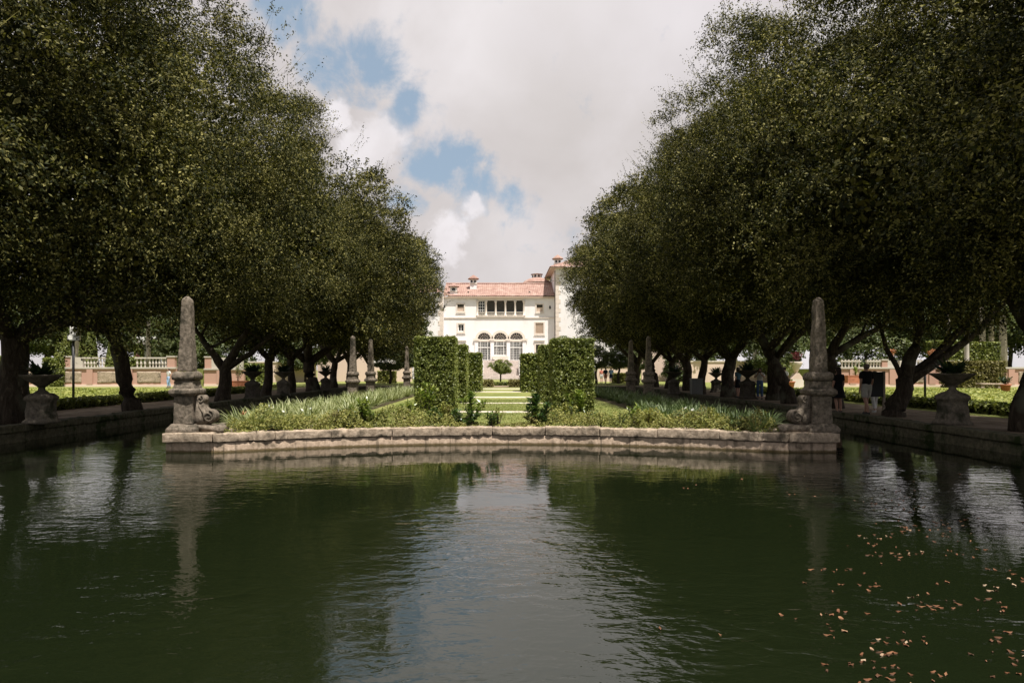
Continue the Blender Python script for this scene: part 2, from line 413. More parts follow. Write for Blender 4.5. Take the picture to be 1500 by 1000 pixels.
# ------------------------------------------------------------------ ground, water, paths
LB, RB = -12.6, 11.4      # faces of the canal banks
ISL = 7.7                 # half width of the island
YE = 58.0                 # far end of the canals
def front(x): return 17.2-1.7*min(1, abs(x)/6.4)**2
mb = MB()
def quad(mb, x0, x1, y0, y1, z): mb.add([(x0, y0, z), (x1, y0, z), (x1, y1, z), (x0, y1, z)], [(0, 1, 2, 3)])
quad(mb, -900, LB-.3, -120, 1500, GROUND); quad(mb, RB+.3, 900, -120, 1500, GROUND)
quad(mb, LB-.3, RB+.3, -120, 0.9, GROUND); quad(mb, LB-.3, RB+.3, YE+.3, 1500, GROUND)
tag(mb.build('ground', M['grass']), kind='structure')
mb = MB(); quad(mb, LB-.1, RB+.1, 0.6, YE+.2, WATER)
tag(mb.build('water', M['water']), kind='structure')
mb = MB(); quad(mb, LB-.2, RB+.2, 0.5, YE+.3, -1.2); tag(mb.build('pond_floor', M['soil']), kind='structure')
mb = MB()
xs = [-ISL+.25+i*(2*ISL-.5)/40 for i in range(41)]
for a, b in zip(xs[:-1], xs[1:]):
    mb.add([(a, front(a)+.2, .36), (b, front(b)+.2, .36), (b, YE+.3, .36), (a, YE+.3, .36)], [(0, 1, 2, 3)])
tag(mb.build('island_lawn', M['grass']), kind='structure')
for s, nm in ((-1, 'path'), (1, 'path')):
    mb = MB(); e = (LB-.3 if s < 0 else RB+.3)
    x0, x1 = sorted((e+.0*s, e+s*4.4)); n = 60; vs = []; fs = []
    for i in range(n+1):
        y = -10+i*76/n; wob = .25*noise.noise(Vector((y*.3, s, 0)))
        vs += [(x0-(wob if s < 0 else 0), y, GROUND+.004), (x1+(wob if s > 0 else 0), y, GROUND+.004)]
    fs = [(2*i, 2*i+1, 2*i+3, 2*i+2) for i in range(n)]
    tag(mb.add(vs, fs).build(nm, M['dirt']), kind='structure')
mb = MB(); quad(mb, -16, 16, 60, 66, GROUND+.008); tag(mb.build('path', M['dirt']), kind='structure')
# stone strips set across the island lawn
cs = thing('stone_walk', (0.05, 0, .364), 'row of pale stone strips crossing the lawn between the clipped hedges', 'walk')
for y in (23.8, 30.1, 36.9, 46.0, 53.0):
    me = MB().box(-1.85, 1.85, y, y+.68, -.05, .035).mesh('paving_strip'); erode(me, 2, .012, 2, y)
    link('paving_strip', me, M['paving'], cs)
# planting soil beds
def bed(name, xa, xb, ya, yb, z):
    mb = MB(); n = 30; vs = []
    for i in range(n+1):
        x = xa+(xb-xa)*i/n; vs += [(x, max(ya, front(x)+.25), z), (x, yb if not callable(yb) else yb(x), z)]
    mb.add(vs, [(2*i, 2*i+2, 2*i+3, 2*i+1) for i in range(n)])
    tag(mb.build(name, M['soil']), kind='structure')
bed('planting_bed', -7.3, -4.9, 15, 50, .364); bed('planting_bed', 4.9, 7.3, 15, 50, .364)
bed('planting_bed', -4.9, 4.9, 15, lambda x: front(x)+1.2, .364)

# ------------------------------------------------------------------ island wall and canal walls, stone by stone
def sweep_wall(name, pts, inward, z0, z1, over, width, m, parent, er=0.0, seed=0, cuts=2):
    """pts: outer polyline; inward: unit vectors pointing into the land"""
    mb = MB(); rings = []
    for p, q in zip(pts, inward):
        o = Vector((p[0]-q[0]*over, p[1]-q[1]*over, 0)); i = Vector((p[0]+q[0]*width, p[1]+q[1]*width, 0))
        rings.append([(o.x, o.y, z0), (o.x, o.y, z1), (i.x, i.y, z1), (i.x, i.y, z0)])
    mb.rings(rings); me = mb.mesh(name)
    if er: erode(me, cuts, er, 5, seed, bevel=.02)
    return link(name, me, m, parent)
iw = thing('island_wall', (0, 0, 0), 'weathered stone retaining wall with overhanging coping round the front of the island', 'retaining wall')
def arc_pts(a, b, n):
    ps = []; ins = []
    for i in range(n+1):
        x = a+(b-a)*i/n; ps.append((x, front(x)))
        dx = 1; dy = -3.4*x/6.4**2*(abs(x) < 6.4); l = math.hypot(dx, dy); ins.append((-dy/l, dx/l))
    return ps, ins
XA = 6.55
edges = [-XA, -5.3, -4.1, -2.7, -1.5, -0.22, 1.1, 2.45, 3.8, 5.15, XA]
for i, (a, b) in enumerate(zip(edges[:-1], edges[1:])):
    ps, ins = arc_pts(a+.002, b-.002, 12)
    sweep_wall('coping_stone', ps, ins, .235+rnd.uniform(-.008, .008), COP+rnd.uniform(-.018, .014), .0, .42, M['coping'], iw, .025, i, 3)
ps, ins = arc_pts(-XA, XA, 60); sweep_wall('wall_face', ps, ins, -1.0, .222, -.035, .38, M['wallface'], iw, .010, 3)
for s in (-1, 1):
    # corner plinth under the obelisk, a plain rectangle
    me = MB().box(min(s*XA, s*ISL)+.004, max(s*XA, s*ISL), 15.48, 16.75, .235, COP+.005).mesh('corner_slab'); erode(me, 4, .022, 5, s*3, .02)
    link('corner_slab', me, M['coping'], iw)
    MB().box(min(s*(XA+.01), s*(ISL-.05)), max(s*(XA+.01), s*(ISL-.05)), 15.58, 16.7, -1, .222).build('corner_wall', M['wallface'], iw)
    sw = thing('canal_wall', (0, 0, 0), 'low stone canal wall along the %s side of the planted island' % ('left' if s < 0 else 'right'), 'canal wall')
    me = None
    y = 16.76
    while y < YE:
        L = 1.5 if y < 30 else 3.0
        e = min(y+L, YE)
        ps = [(s*ISL, y+(e-y)*k/4+.004) for k in range(5)]
        sweep_wall('coping_stone', ps, [(-s, 0)]*5, .24, COP+rnd.uniform(-.015, .01), 0, .38, M['mossy'] if s > 0 else M['coral'], sw, .02 if y < 30 else .012, y, 2 if y < 30 else 1)
        y += L
    MB().box(min(s*(ISL-.05), s*(ISL-.35)), max(s*(ISL-.05), s*(ISL-.35)), 16.76, YE, -1, .238).build('wall_face', M['mossy'], sw)
for e, s in ((LB, -1), (RB, 1)):
    bw = thing('bank_wall', (0, 0, 0), 'dark mossy stone bank wall between the %s path and the water' % ('left' if s < 0 else 'right'), 'bank wall')
    y = 2.0; i = 0
    while y < YE:
        L = 1.6 if y < 34 else 3.2
        ps = [(e, y+L*k/5+.004*(k == 0)) for k in range(6)]
        sweep_wall('coping_stone', ps, [(s, 0)]*6, .26, COP+rnd.uniform(-.02, .012), .05, .42, M['mossy'], bw, .022, i*7+s, 2 if y < 34 else 1)
        y += L; i += 1
    MB().box(min(e, e+s*.3), max(e, e+s*.3), .5, YE, -1, .258).build('wall_face', M['mossy'], bw)
fw = thing('bank_wall', (0, 0, 0), 'stone wall closing the far end of the canals', 'bank wall')
for xa, xb in ((LB+.01, -ISL-.01), (ISL+.01, RB-.01)):
    MB().box(xa, xb, YE, YE+.4, -1, COP).build('wall_face', M['mossy'], fw)
MB().box(LB, RB, .2, .9, -1, COP).build('near_bank_wall', M['mossy'], None); tag(bpy.data.objects['near_bank_wall'], 'low stone edge of the pond below the viewpoint', 'bank wall')

# ------------------------------------------------------------------ trees
def crown_mesh(name, rx, ry, rz, n_leaf, L, W, n_clump, clump_r, m, shoots, seed, bigcore=5000, flat=0.55, pw=2.6, openness=0.0, shoot_len=1.0):
    global rng
    rng = np.random.default_rng(seed)
    env = np.array([rx, ry, rz])
    def renv(d):
        dz = np.where(d[:, 2] < 0, d[:, 2]/flat, d[:, 2])
        return (np.abs(d[:, 0]/rx)**pw+np.abs(d[:, 1]/ry)**pw+np.abs(dz/rz)**pw)**(-1/pw)
    def lump(d):
        f = np.zeros(len(d))
        for i in range(nl_):
            c = np.sum(d*ld[i], axis=1); f += la[i]*np.exp((c-1)*lk[i])
        return np.clip(f, -.40, .16)
    nl_ = 46; ld = unit(rng.normal(size=(nl_, 3))*np.array([1, 1, .8])); la = np.where(rng.random(nl_) < .5, .17, -.34)*(.6+.6*rng.random(nl_)); lk = 14+22*rng.random(nl_)
    re0 = renv
    def renv(d): return re0(d)*(1+lump(d))
    d = unit(rng.normal(size=(n_clump, 3))*env**0.5)
    cc = d*(renv(d)*(0.66+0.27*rng.random(n_clump)))[:, None]
    cr = clump_r*(0.5+0.9*rng.random(n_clump))
    keep = rng.random(n_clump) > openness*(0.3+0.7*(d[:, 2] < 0.1)); cc, cr = cc[keep], cr[keep]
    # leaves sit on twigs that grow out of every clump
    NL = 15; nt_ = n_leaf//NL
    k = rng.choice(len(cc), nt_, p=cr**2/np.sum(cr**2))
    u = unit(rng.normal(size=(nt_, 3))+unit(cc)[k]*0.8+np.array([0, 0, .65]))
    st = cc[k]+u*(cr[k]*(0.42+0.30*rng.random(nt_)))[:, None]*np.array([1, 1, .62])
    td = unit(u+rng.normal(size=(nt_, 3))*.45+np.array([0, 0, .1]))
    ln = (0.25+0.4*rng.random(nt_))*min(clump_r, 1.3)
    t_ = np.linspace(0.05, 1, NL)
    droop = np.array([0, 0, -1.0])*(0.15+.25*rng.random(nt_))[:, None]
    pos = st[:, None, :]+td[:, None, :]*(ln[:, None]*t_)[:, :, None]+droop[:, None, :]*(ln[:, None]*t_**2)[:, :, None]
    pos = pos+rng.normal(size=pos.shape)*(L*.55)
    pos = pos.reshape(-1, 3); U = np.repeat(u, NL, 0)
    q = unit(pos); fac = np.linalg.norm(pos, axis=1)/renv(q)
    ok = (fac > 0.60) & (fac < 1.10+0.10*rng.random(len(pos)))
    pos, U = pos[ok], U[ok]
    nr = U*0.6+rng.normal(size=U.shape)*0.6+np.array([0, 0, .45])
    s = 0.65+0.7*rng.random(len(pos))
    parts = [leaf_arrays(pos, nr, L*s, W*s)]
    if bigcore:
        d = unit(rng.normal(size=(bigcore, 3))*env**.5); r = renv(d)*(0.28+0.38*rng.random(bigcore))
        parts.append(leaf_arrays(d*r[:, None], rng.normal(size=(bigcore, 3)), 0.24, 0.15))
    if shoots:
        d = unit(rng.normal(size=(shoots, 3))*env**.5); d[:, 2] = np.abs(d[:, 2])*1.0-0.25*(rng.random(shoots) < .45)
        d = unit(d); st = d*(renv(d)*0.93)[:, None]
        out = unit(d*0.9+np.array([0, 0, .75])+rng.normal(size=(shoots, 3))*.35)
        ln = shoot_len*(0.35+0.9*rng.random(shoots)**2)
        nl = 22
        tt = np.linspace(0.1, 1, nl)
        bendv = rng.normal(size=(shoots, 3))*0.25+np.array([0, 0, -.1])
        pp = st[:, None, :]+out[:, None, :]*(ln[:, None]*tt)[:, :, None]+bendv[:, None, :]*(ln[:, None]*tt**2)[:, :, None]
        pp = pp+rng.normal(size=pp.shape)*0.035
        pp = pp.reshape(-1, 3); m2 = len(pp)
        parts.append(leaf_arrays(pp, rng.normal(size=(m2, 3)), L*.9, W*.9))
        mid = st+out*ln[:, None]*.5+bendv*(ln*.25)[:, None]
        parts.append(leaf_arrays(mid, rng.normal(size=mid.shape), ln, .016, tdir=out*3, cup=0))
    V, F = join_arrays(parts)
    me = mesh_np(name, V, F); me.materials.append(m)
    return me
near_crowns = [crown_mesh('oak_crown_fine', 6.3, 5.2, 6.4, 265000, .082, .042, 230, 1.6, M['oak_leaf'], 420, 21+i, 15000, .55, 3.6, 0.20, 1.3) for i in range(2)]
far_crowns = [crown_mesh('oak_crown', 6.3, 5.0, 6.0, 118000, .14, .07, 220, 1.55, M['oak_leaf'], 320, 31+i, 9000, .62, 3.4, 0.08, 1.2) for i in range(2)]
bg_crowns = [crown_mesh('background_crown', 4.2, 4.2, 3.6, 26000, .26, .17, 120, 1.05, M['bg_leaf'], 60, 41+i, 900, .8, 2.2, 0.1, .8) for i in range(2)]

def trunk_mb(base, r, fork, lean, limbs, seed, flare=1.3):
    mb = MB(); b = Vector(base); rr = random.Random(seed)
    top = Vector((b.x+lean[0], b.y+lean[1], b.z+fork))
    pts = []; rad = []
    for i in range(9):
        t = i/8; p = b.lerp(top, t); p.x += .10*math.sin(t*4+seed)*(t*(1-t)*4); p.y += .08*math.cos(t*5+seed)*(t*(1-t)*4)
        pts.append(p); rad.append(r*(1+(flare-1)*(1-t)**5)*(1-.18*t))
    pts[0].z -= .25
    mb.tube(pts, rad, 14, .12, seed)
    for (dx, dy, dz, lr) in limbs:
        pts = []; rad = []; s0 = top+Vector((0, 0, -.25*r*2)); e = top+Vector((dx, dy, dz))
        side = Vector((rr.uniform(-.5, .5), rr.uniform(-.5, .5), rr.uniform(-.2, .5)))
        for i in range(9):
            t = i/8; p = s0.lerp(e, t)+side*(t*(1-t)*2.0)+Vector((dx, dy, 0))*(.18*math.sin(t*math.pi))
            p += Vector((rr.uniform(-.07, .07),)*1+(rr.uniform(-.07, .07), rr.uniform(-.05, .05))) * (1 if 0 < i < 8 else 0)
            pts.append(p); rad.append(r*lr*(1-.72*t))
        mb.tube(pts, rad, 8, .2, seed+dx)
        for k in range(3):                    # secondary boughs
            q = pts[3+k*2]; d = Vector((rr.uniform(-1, 1), rr.uniform(-1, 1), rr.uniform(.3, 1))).normalized()*rr.uniform(1.2, 2.4)
            mb.tube([q, q+d*.5+Vector((0, 0, .15)), q+d], [rad[3+k*2]*.6, rad[3+k*2]*.35, .02], 6, .1)
    return mb
def oak(x, y, r, label, fork=2.3, lean=None, limbs=None, crown=None, cx=None, seed=0, group='evergreen oaks lining the two paths', zc=6.9, sc=(1, 1, 1), rz=None, flip=1):
    rr = random.Random(seed*17+3); s = -1 if x < 0 else 1
    t = thing('oak_tree', (x, y, GROUND), label, 'tree', group)
    lean = lean or (rr.uniform(-.35, .35), rr.uniform(-.4, .4))
    if limbs is None:
        limbs = []
        a0 = rr.uniform(0, 6)
        for k in range(4):
            a = a0+k*math.pi/2+rr.uniform(-.4, .4); l = rr.uniform(2.0, 3.6)
            limbs.append((l*math.cos(a), l*math.sin(a), rr.uniform(2.4, 4.8), rr.uniform(.5, .7)))
    trunk_mb((0, 0, 0), r, fork, lean, limbs, seed).build('trunk', M['bark'], t, True)
    me = crown or (near_crowns if y < 36 else far_crowns)[seed % 2]
    o = link('crown', me, None, t)
    cx = cx if cx is not None else s*12.85
    o.location = (cx-x, rr.uniform(-.4, .4), zc-GROUND); o.rotation_euler = (0, 0, rz if rz is not None else (0 if rr.random() < .5 else math.pi))
    o.scale = sc
    return t
L = 'left'; Rr = 'right'
lt = [(-14.2, 6.0, .35, 'oak beside the left bank nearest the viewpoint, its trunk outside the picture'),
      (-13.9, 12.6, .38, 'second oak on the left bank, spreading fine leaves over the top left corner'),
      (-13.75, 19.4, .40, 'thick trunked oak behind the left flower urn, bark patched with pale lichen'),
      (-13.2, 24.6, .29, 'left oak with a slim leaning trunk between urn and left obelisk'),
      (-13.7, 33.6, .33, 'left oak with a low fork seen just to the right of the left obelisk'),
      (-13.8, 40.0, .27, 'left oak with a straight slim trunk between two urns'),
      (-13.7, 44.5, .26, 'left oak right behind the second pedestal of the left bank'),
      (-13.5, 49.0, .45, 'left oak with the widest dark trunk half way down the row'),
      (-13.7, 56.0, .30, 'left oak with slim trunk next to the far left urn'),
      (-13.6, 61.8, .33, 'left oak with dark trunk behind the tall far obelisk'),
      (-13.2, 69.5, .30, 'last oak of the left row, its crown closest to the house')]
rt = [(14.0, 5.0, .35, 'oak beside the right bank nearest the viewpoint, its trunk outside the picture'),
      (13.9, 10.6, .36, 'second oak on the right bank, dark foliage over the top right corner'),
      (13.3, 17.3, .33, 'oak with thick straight trunk at the right edge beyond the flower urn'),
      (13.05, 22.7, .31, 'right oak whose trunk forks low into a wide Y beside the black board'),
      (13.5, 27.6, .30, 'right oak with dark trunk directly behind the right obelisk'),
      (13.2, 31.2, .30, 'right oak whose trunk leans away behind the right obelisk'),
      (13.9, 35.0, .30, 'right oak with straight trunk beside the woman in blue jeans'),
      (12.95, 39.0, .38, 'right oak with broad trunk left of the visitors by the urn'),
      (12.8, 43.6, .26, 'right oak with slim trunk beside the grey utility box'),
      (13.8, 50.2, .36, 'right oak with mottled trunk behind the grey utility box'),
      (13.7, 56.0, .30, 'right oak with slim trunk by the farther urn'),
      (13.7, 60.5, .28, 'right oak with narrow trunk just right of the far obelisks'),
      (13.3, 68.0, .34, 'last oak of the right row, between the two far obelisks')]
for i, (x, y, r, lab) in enumerate(lt):
    kw = {}
    if i == 2: kw = dict(fork=2.6, lean=(-.1, 0), limbs=[(-2.5, .5, 3.2, .6), (2.4, 1.0, 3.0, .6), (.8, -2.5, 4, .5), (3.6, .6, 1.0, .42)])
    if i == 3: kw = dict(fork=3.1, lean=(-.95, .1), limbs=[(-2.4, 0, 2.4, .7), (2.2, .8, 3.4, .6), (-3.2, .6, .5, .55), (.2, 2, 3, .6)])
    if i == 4: kw = dict(fork=1.7, lean=(.1, 0), limbs=[(-1.6, 0, 2.2, .7), (1.2, .4, 2.8, .75), (2.6, .5, 1.9, .5)])
    oak(x, y, r, lab, seed=i+1, cx=(-14.9, -14.6, -13.2, -13.0)[i] if i < 4 else -12.6, zc=7.75+.45*math.sin(i*2.1), sc=(1, 1, (1+.05*math.sin(i*1.7))*(1.13 if i in (2, 3) else 1)), **kw)
for i, (x, y, r, lab) in enumerate(rt):
    kw = {}
    if i == 3: kw = dict(fork=1.25, lean=(.35, 0), limbs=[(2.9, .6, 3.0, .72), (.75, .2, 3.2, .78), (-1.2, .4, 4.6, .3), (4.6, 1.2, 3.4, .55)])
    if i == 5: kw = dict(fork=2.6, lean=(-.9, .3))
    if i == 4: kw = dict(fork=2.2, lean=(-.2, .2), limbs=[(3.2, .6, 1.6, .6), (-1.4, .4, 3.4, .6), (1, -1, 4, .6)])
    oak(x, y, r, lab, seed=i+21, cx=(14.2, 14.0, 13.4, 13.0)[i] if i < 4 else (12.5 if i < 9 else 12.95), zc=7.75+.45*math.sin(i*1.6+1), sc=(1, 1, (1+.05*math.sin(i*2.3))*(1.10 if i in (2, 3) else 1)), **kw)

def bgtree(x, y, h, label, s=1.0, z0=GROUND, me=None, seed=0, slim=1.0, cat='tree', group=None, name='broadleaf_tree'):
    t = thing(name, (x, y, z0), label, cat, group)
    rr = random.Random(seed)
    trunk_mb((0, 0, 0), .18*s, h*.45, (rr.uniform(-.3, .3), 0), [(rr.uniform(-1, 1), rr.uniform(-1, 1), h*.3, .6) for _ in range(3)], seed).build('trunk', M['bark'], t, True)
    o = link('crown', me or bg_crowns[seed % 2], None, t)
    o.location = (0, 0, h-3.4*s*(.9)); o.scale = (s*slim, s*slim, s*1.0); o.rotation_euler = (0, 0, rr.uniform(0, 6))
    return t

# ------------------------------------------------------------------ clipped hedges
def hedge(name, x0, x1, y0, y1, z0, z1, label, dens=1500, L=.075, W=.045, m='hedge_leaf', seed=0, rough=.05, group=None, bottom=True):
    global rng
    rng = np.random.default_rng(seed+500)
    dx, dy, dz = x1-x0, y1-y0, z1-z0
    faces = [((0, -1, 0), dx*dz), ((0, 1, 0), dx*dz), ((-1, 0, 0), dy*dz), ((1, 0, 0), dy*dz), ((0, 0, 1), dx*dy)]
    ps, ns = [], []
    for nrm, A in faces:
        k = int(A*dens); u = rng.random((k, 3)); nrm = np.array(nrm, float)
        p = u*np.array([dx, dy, dz])
        for ax in range(3):
            if nrm[ax]: p[:, ax] = (0 if nrm[ax] < 0 else (dx, dy, dz)[ax])
        wob = np.array([noise.noise(Vector(q)*1.7+Vector((seed, 0, 0))) for q in p[::8]])
        wob = np.repeat(wob, 8)[:k] if len(wob)*8 >= k else np.zeros(k)
        fine = rng.random(k)
        p = p+nrm*(-0.20*fine**1.2+rough*.8*wob+.03*(rng.random(k) > .93)*rng.random(k)*3)[:, None]
        ps.append(p); ns.append(np.tile(nrm, (k, 1)))
    p = np.concatenate(ps); nn = np.concatenate(ns)
    # irregular gaps like real clipped leaves
    q = np.array([noise.noise(Vector(a)*5.5) for a in p[::1]])
    keep = (q < .16) | (rng.random(len(p)) < .22); p, nn = p[keep], nn[keep]
    nr = nn*.55+rng.normal(size=p.shape)*.75+np.array([0, 0, .2])
    s = .65+.7*rng.random(len(p))
    V, F = leaf_arrays(p, nr, L*s, W*s)
    t = thing(name, (x0, y0, z0), label, 'hedge', group)
    me = mesh_np('foliage', V, F); link('foliage', me, M[m], t)
    core = MB().box(min(.24, dx*.3), dx-min(.24, dx*.3), min(.24, dy*.3), dy-min(.24, dy*.3), 0, dz-min(.24, dz*.3)).mesh('branches'); erode(core, 3, .05, 3, seed)
    link('branches', core, M['hedge_core'], t)
    return t
M['hedge_core'] = simple('hedge_twigs', (0.035, 0.030, 0.016), 0.95, 0.1, 9, .5)
HZ = .36
hedge('clipped_hedge', -2.93, -1.56, 23.0, 24.5, HZ, EYE+1.10, 'tall square clipped hedge block at the front left of the stone walk', 4200, .065, .040, seed=1)
hedge('clipped_hedge', 1.74, 3.13, 23.0, 24.5, HZ, EYE+1.04, 'tall square clipped hedge block at the front right of the stone walk', 4200, .065, .040, seed=2)
hedge('clipped_hedge', -3.0, -1.56, 30.6, 32.4, HZ, EYE+1.10, 'second clipped hedge block on the left, brighter and just behind the tall front one', 2600, .08, .05, seed=3)
hedge('clipped_hedge', 1.76, 3.2, 30.6, 32.4, HZ, EYE+1.10, 'second clipped hedge block on the right, just behind the tall front one', 2600, .08, .05, seed=4)
hedge('clipped_hedge', -3.0, -1.36, 46.0, 49.0, HZ, EYE+1.10, 'farthest clipped hedge block on the left of the stone walk', 900, .14, .09, seed=5)
hedge('clipped_hedge', 1.38, 3.0, 46.0, 49.0, HZ, EYE+1.04, 'farthest clipped hedge block on the right of the stone walk', 900, .14, .09, seed=6)

# ------------------------------------------------------------------ planting on the island
def blade_clump(name, n, L, W, spread, up, m, seed, segs=4):
    r = np.random.default_rng(seed); V = []; F = []
    for i in range(n):
        a = r.random()*6.283; e = up*(.5+.6*r.random()); l = L*(.6+.5*r.random()); w = W*(.7+.5*r.random())
        d = np.array([math.cos(a), math.sin(a), 0]); side = np.array([-math.sin(a), math.cos(a), 0])
        base = d*spread*r.random()*.3; k0 = len(V)
        tw = r.normal()*.4
        for s in range(segs+1):
            t = s/segs; x = l*(math.cos(e)*t); z = l*(math.sin(e)*t-.62*t*t*(1.1-math.sin(e)*.6))
            p = base+d*x+np.array([0, 0, max(z, .015)])+side*tw*t*t*.2*l
            ww = w*(1-t**2.2)*.5+.001
            V += [p-side*ww, p+side*ww]
        for s in range(segs): F.append((k0+2*s, k0+2*s+1, k0+2*s+3, k0+2*s+2))
    me = mesh_np(name, np.array(V), np.array(F)); me.materials.append(m); return me
spider = [blade_clump('spider_plant', 75, .80, .027, .40, R(68), M['spider_leaf'], 61+i) for i in range(4)]
liri = [blade_clump('liriope', 75, .76, .024, .40, R(66), M['liriope_leaf'], 71+i) for i in range(4)]
def place_band(name, variants, s, group, label, cat):
    y = 16.4; cnt = 0
    pts = []
    while y < 47 and cnt < 290:
        step = .50 if y < 26 else .72
        wid = (2.9 if y < 24 else 2.3)
        n = int(wid/step)
        for k in range(n):
            x = s*(7.15-step*(k+rnd.random()*.7)); yy = y+rnd.uniform(-.25, .25)
            if yy < front(x)+(.45 if abs(x) > 6 else 1.0+.6*(6-abs(x))*.4): continue
            if abs(x) > 6.3 and yy < 17.6: continue
            pts.append((x, yy)); cnt += 1
        y += step
    for (x, yy) in pts[:290]:
        o = link(name, variants[rnd.randrange(4)]); o.location = (x, yy, .36); o.rotation_euler = (rnd.uniform(-.1, .1), rnd.uniform(-.1, .1), rnd.uniform(0, 6.3))
        k = rnd.uniform(.8, 1.25); o.scale = (k, k, k)
        tag(o, label, cat, group)
place_band('spider_plant', spider, -1, 'pale variegated spider plants massed on the left of the island', 'pale striped grassy plant in the mass along the left edge of the island', 'plant')
place_band('lily_turf', liri, 1, 'green lily turf massed on the right of the island', 'dark green grassy plant in the mass along the right edge of the island', 'plant')

def cover(name, pts, hfun, n, L, W, m, seed, kind='stuff', label=None, cat=None):
    global rng
    rng = np.random.default_rng(seed)
    x0, x1, y0, y1 = pts
    X = x0+(x1-x0)*rng.random(n); Y = y0+(y1-y0)*rng.random(n)
    H = np.array([hfun(a, b) for a, b in zip(X, Y)]); ok = H > .01
    X, Y, H = X[ok], Y[ok], H[ok]; Z = H*(1-.55*rng.random(len(H))**1.5)
    p = np.stack([X, Y, Z], 1); nr = rng.normal(size=p.shape)*.6+np.array([0, -.2, .8]); s = .6+.8*rng.random(len(p))
    V, F = leaf_arrays(p, nr, L*s, W*s)
    o = link(name, mesh_np(name, V, F), M[m]); o.location = (0, 0, .36)
    tag(o, label, cat, kind=kind); return o
def h_edge(a, b):
    d = b-front(a)-.28
    wd = 1.15+.35*noise.noise(Vector((a*.8, 3, 0)))+(.5 if abs(a) > 3 else 0)
    if abs(a) > 6.4 or d < -.05 or d > wd: return 0
    mid = .12 if abs(a) < .9 else .28
    if 1.2 < abs(a-.0) < 6.4: mid = .42
    v = noise.noise(Vector((a*1.6, b*1.6, 0)))
    return max(0.03, mid*(.72+1.25*v+.35*noise.noise(Vector((a*5, b*5, 1))))*min(1, (d+.12)*4)*min(1, (wd-d)*3+.2))
cover('ground_cover', (-6.5, 6.5, 15.5, 19.2), h_edge, 95000, .055, .028, 'cover_leaf', 5, label='low yellow green ground cover filling the bed behind the island coping', cat='ground cover')
def h_brown(a, b):
    v = noise.noise(Vector((a*.9+4, b*.9, 7)))
    return h_edge(a, b)*1.08 if v > .12 else 0
cover('ground_cover', (-6.3, 6.3, 15.6, 19.0), h_brown, 40000, .05, .025, 'brown_cover', 6, label='patches of browning ground cover just behind the island coping', cat='ground cover')
# lawn blades on the near part of the island lawn
def h_lawn(a, b):
    return .05 if (abs(a) < 4.4 and b > front(a)+1.3 and not (-3 < a < -1.5 and 23 < b < 24.5) and not (1.7 < a < 3.2 and 23 < b < 24.5)) and not any(y-.05 < b < y+.75 for y in (23.8, 30.1)) else 0
M['blade'] = leafmat('grass_blade', (0.10, 0.13, 0.03), (0.20, 0.23, 0.06), (0.34, 0.33, 0.12), .2, .6, .3, .8)
cover('lawn_grass', (-4.4, 4.4, 17.5, 34), h_lawn, 90000, .06, .018, 'blade', 8, label='short mown grass of the island lawn', cat='grass')

def shrub(name, px, Y, h, r, n, Lf, m, label, seed, stems=7, z0=.36, wr=.33):
    global rng
    rng = np.random.default_rng(seed); rr = random.Random(seed)
    t = thing(name, (gx(px, Y), Y, z0), label, 'shrub')
    parts = []; sm = MB()
    for s in range(stems):
        a = rr.uniform(0, 6.28); tilt = rr.uniform(.05, 1.0); d = Vector((math.cos(a)*r*tilt, math.sin(a)*r*tilt, h*(1.05-.35*tilt*rr.uniform(.6, 1.2))))
        sm.tube([(0, 0, 0), d*.55+Vector((0, 0, .04)), d], [.012, .009, .004], 5)
        k = n//stems
        tt = .15+.87*rng.random(k)**.7
        base = np.array(d)[None, :]*tt[:, None]
        ang = rng.random(k)*6.283; el = .25+.8*rng.random(k)*tt
        out = np.stack([np.cos(ang)*np.cos(el), np.sin(ang)*np.cos(el), np.sin(el)], 1)
        l = Lf*(.6+.5*rng.random(k))
        pos = base+out*(l*.5)[:, None]
        nr = np.cross(out, np.cross(np.array([0, 0, 1.0]), out))+rng.normal(size=out.shape)*.3
        parts.append(leaf_arrays(pos, nr, l, l*wr, tdir=out*4, cup=.3))
    V, F = join_arrays(parts)
    link('foliage', mesh_np('foliage', V, F), M[m], t); sm.build('stem', M['bark'], t)
    return t
shrub('croton_shrub', 690, 18.1, .85, .42, 260, .20, 'shrub_bright', 'bright leafy shrub left of the stone walk, close behind the coping', 1)
shrub('leafy_shrub', 677, 17.8, .45, .50, 300, .15, 'shrub_dark', 'dark low shrub at the foot of the bright leafy one left of the walk', 2, 9)
shrub('leafy_shrub', 719, 17.75, .42, .22, 120, .15, 'shrub_dark', 'small dark shrub just right of the wall joint in the middle', 3, 6)
shrub('leafy_shrub', 783, 18.0, .80, .48, 380, .20, 'shrub_dark', 'dark glossy shrub right of the stone walk with upright shoots', 4, 10)
shrub('leafy_shrub', 801, 17.9, .42, .40, 240, .15, 'shrub_dark', 'low dark shrub leaning against the glossy one right of the walk', 5, 8)
shrub('croton_shrub', 848, 20.8, .85, .42, 280, .20, 'shrub_bright', 'bright green shrub in front of the tall right hedge', 6)
shrub('croton_shrub', 624, 21.2, 1.05, .42, 360, .17, 'shrub_bright', 'bright green shrub against the front of the tall left hedge', 7, 9)
shrub('croton_shrub', 598, 18.8, .62, .36, 240, .14, 'shrub_bright', 'yellow green shrub at the left corner of the tall left hedge', 8)
shrub('leafy_shrub', 533, 17.9, .72, .40, 330, .16, 'shrub_bright', 'leafy shrub among the ground cover between spider plants and lawn', 9, 9)
shrub('leafy_shrub', 507, 17.9, .45, .40, 260, .13, 'shrub_dark', 'low dark shrub beside the striped plants on the left', 10, 9)
shrub('leafy_shrub', 932, 18.2, .55, .35, 220, .15, 'shrub_bright', 'leafy shrub at the lawn edge on the right half of the island', 11)
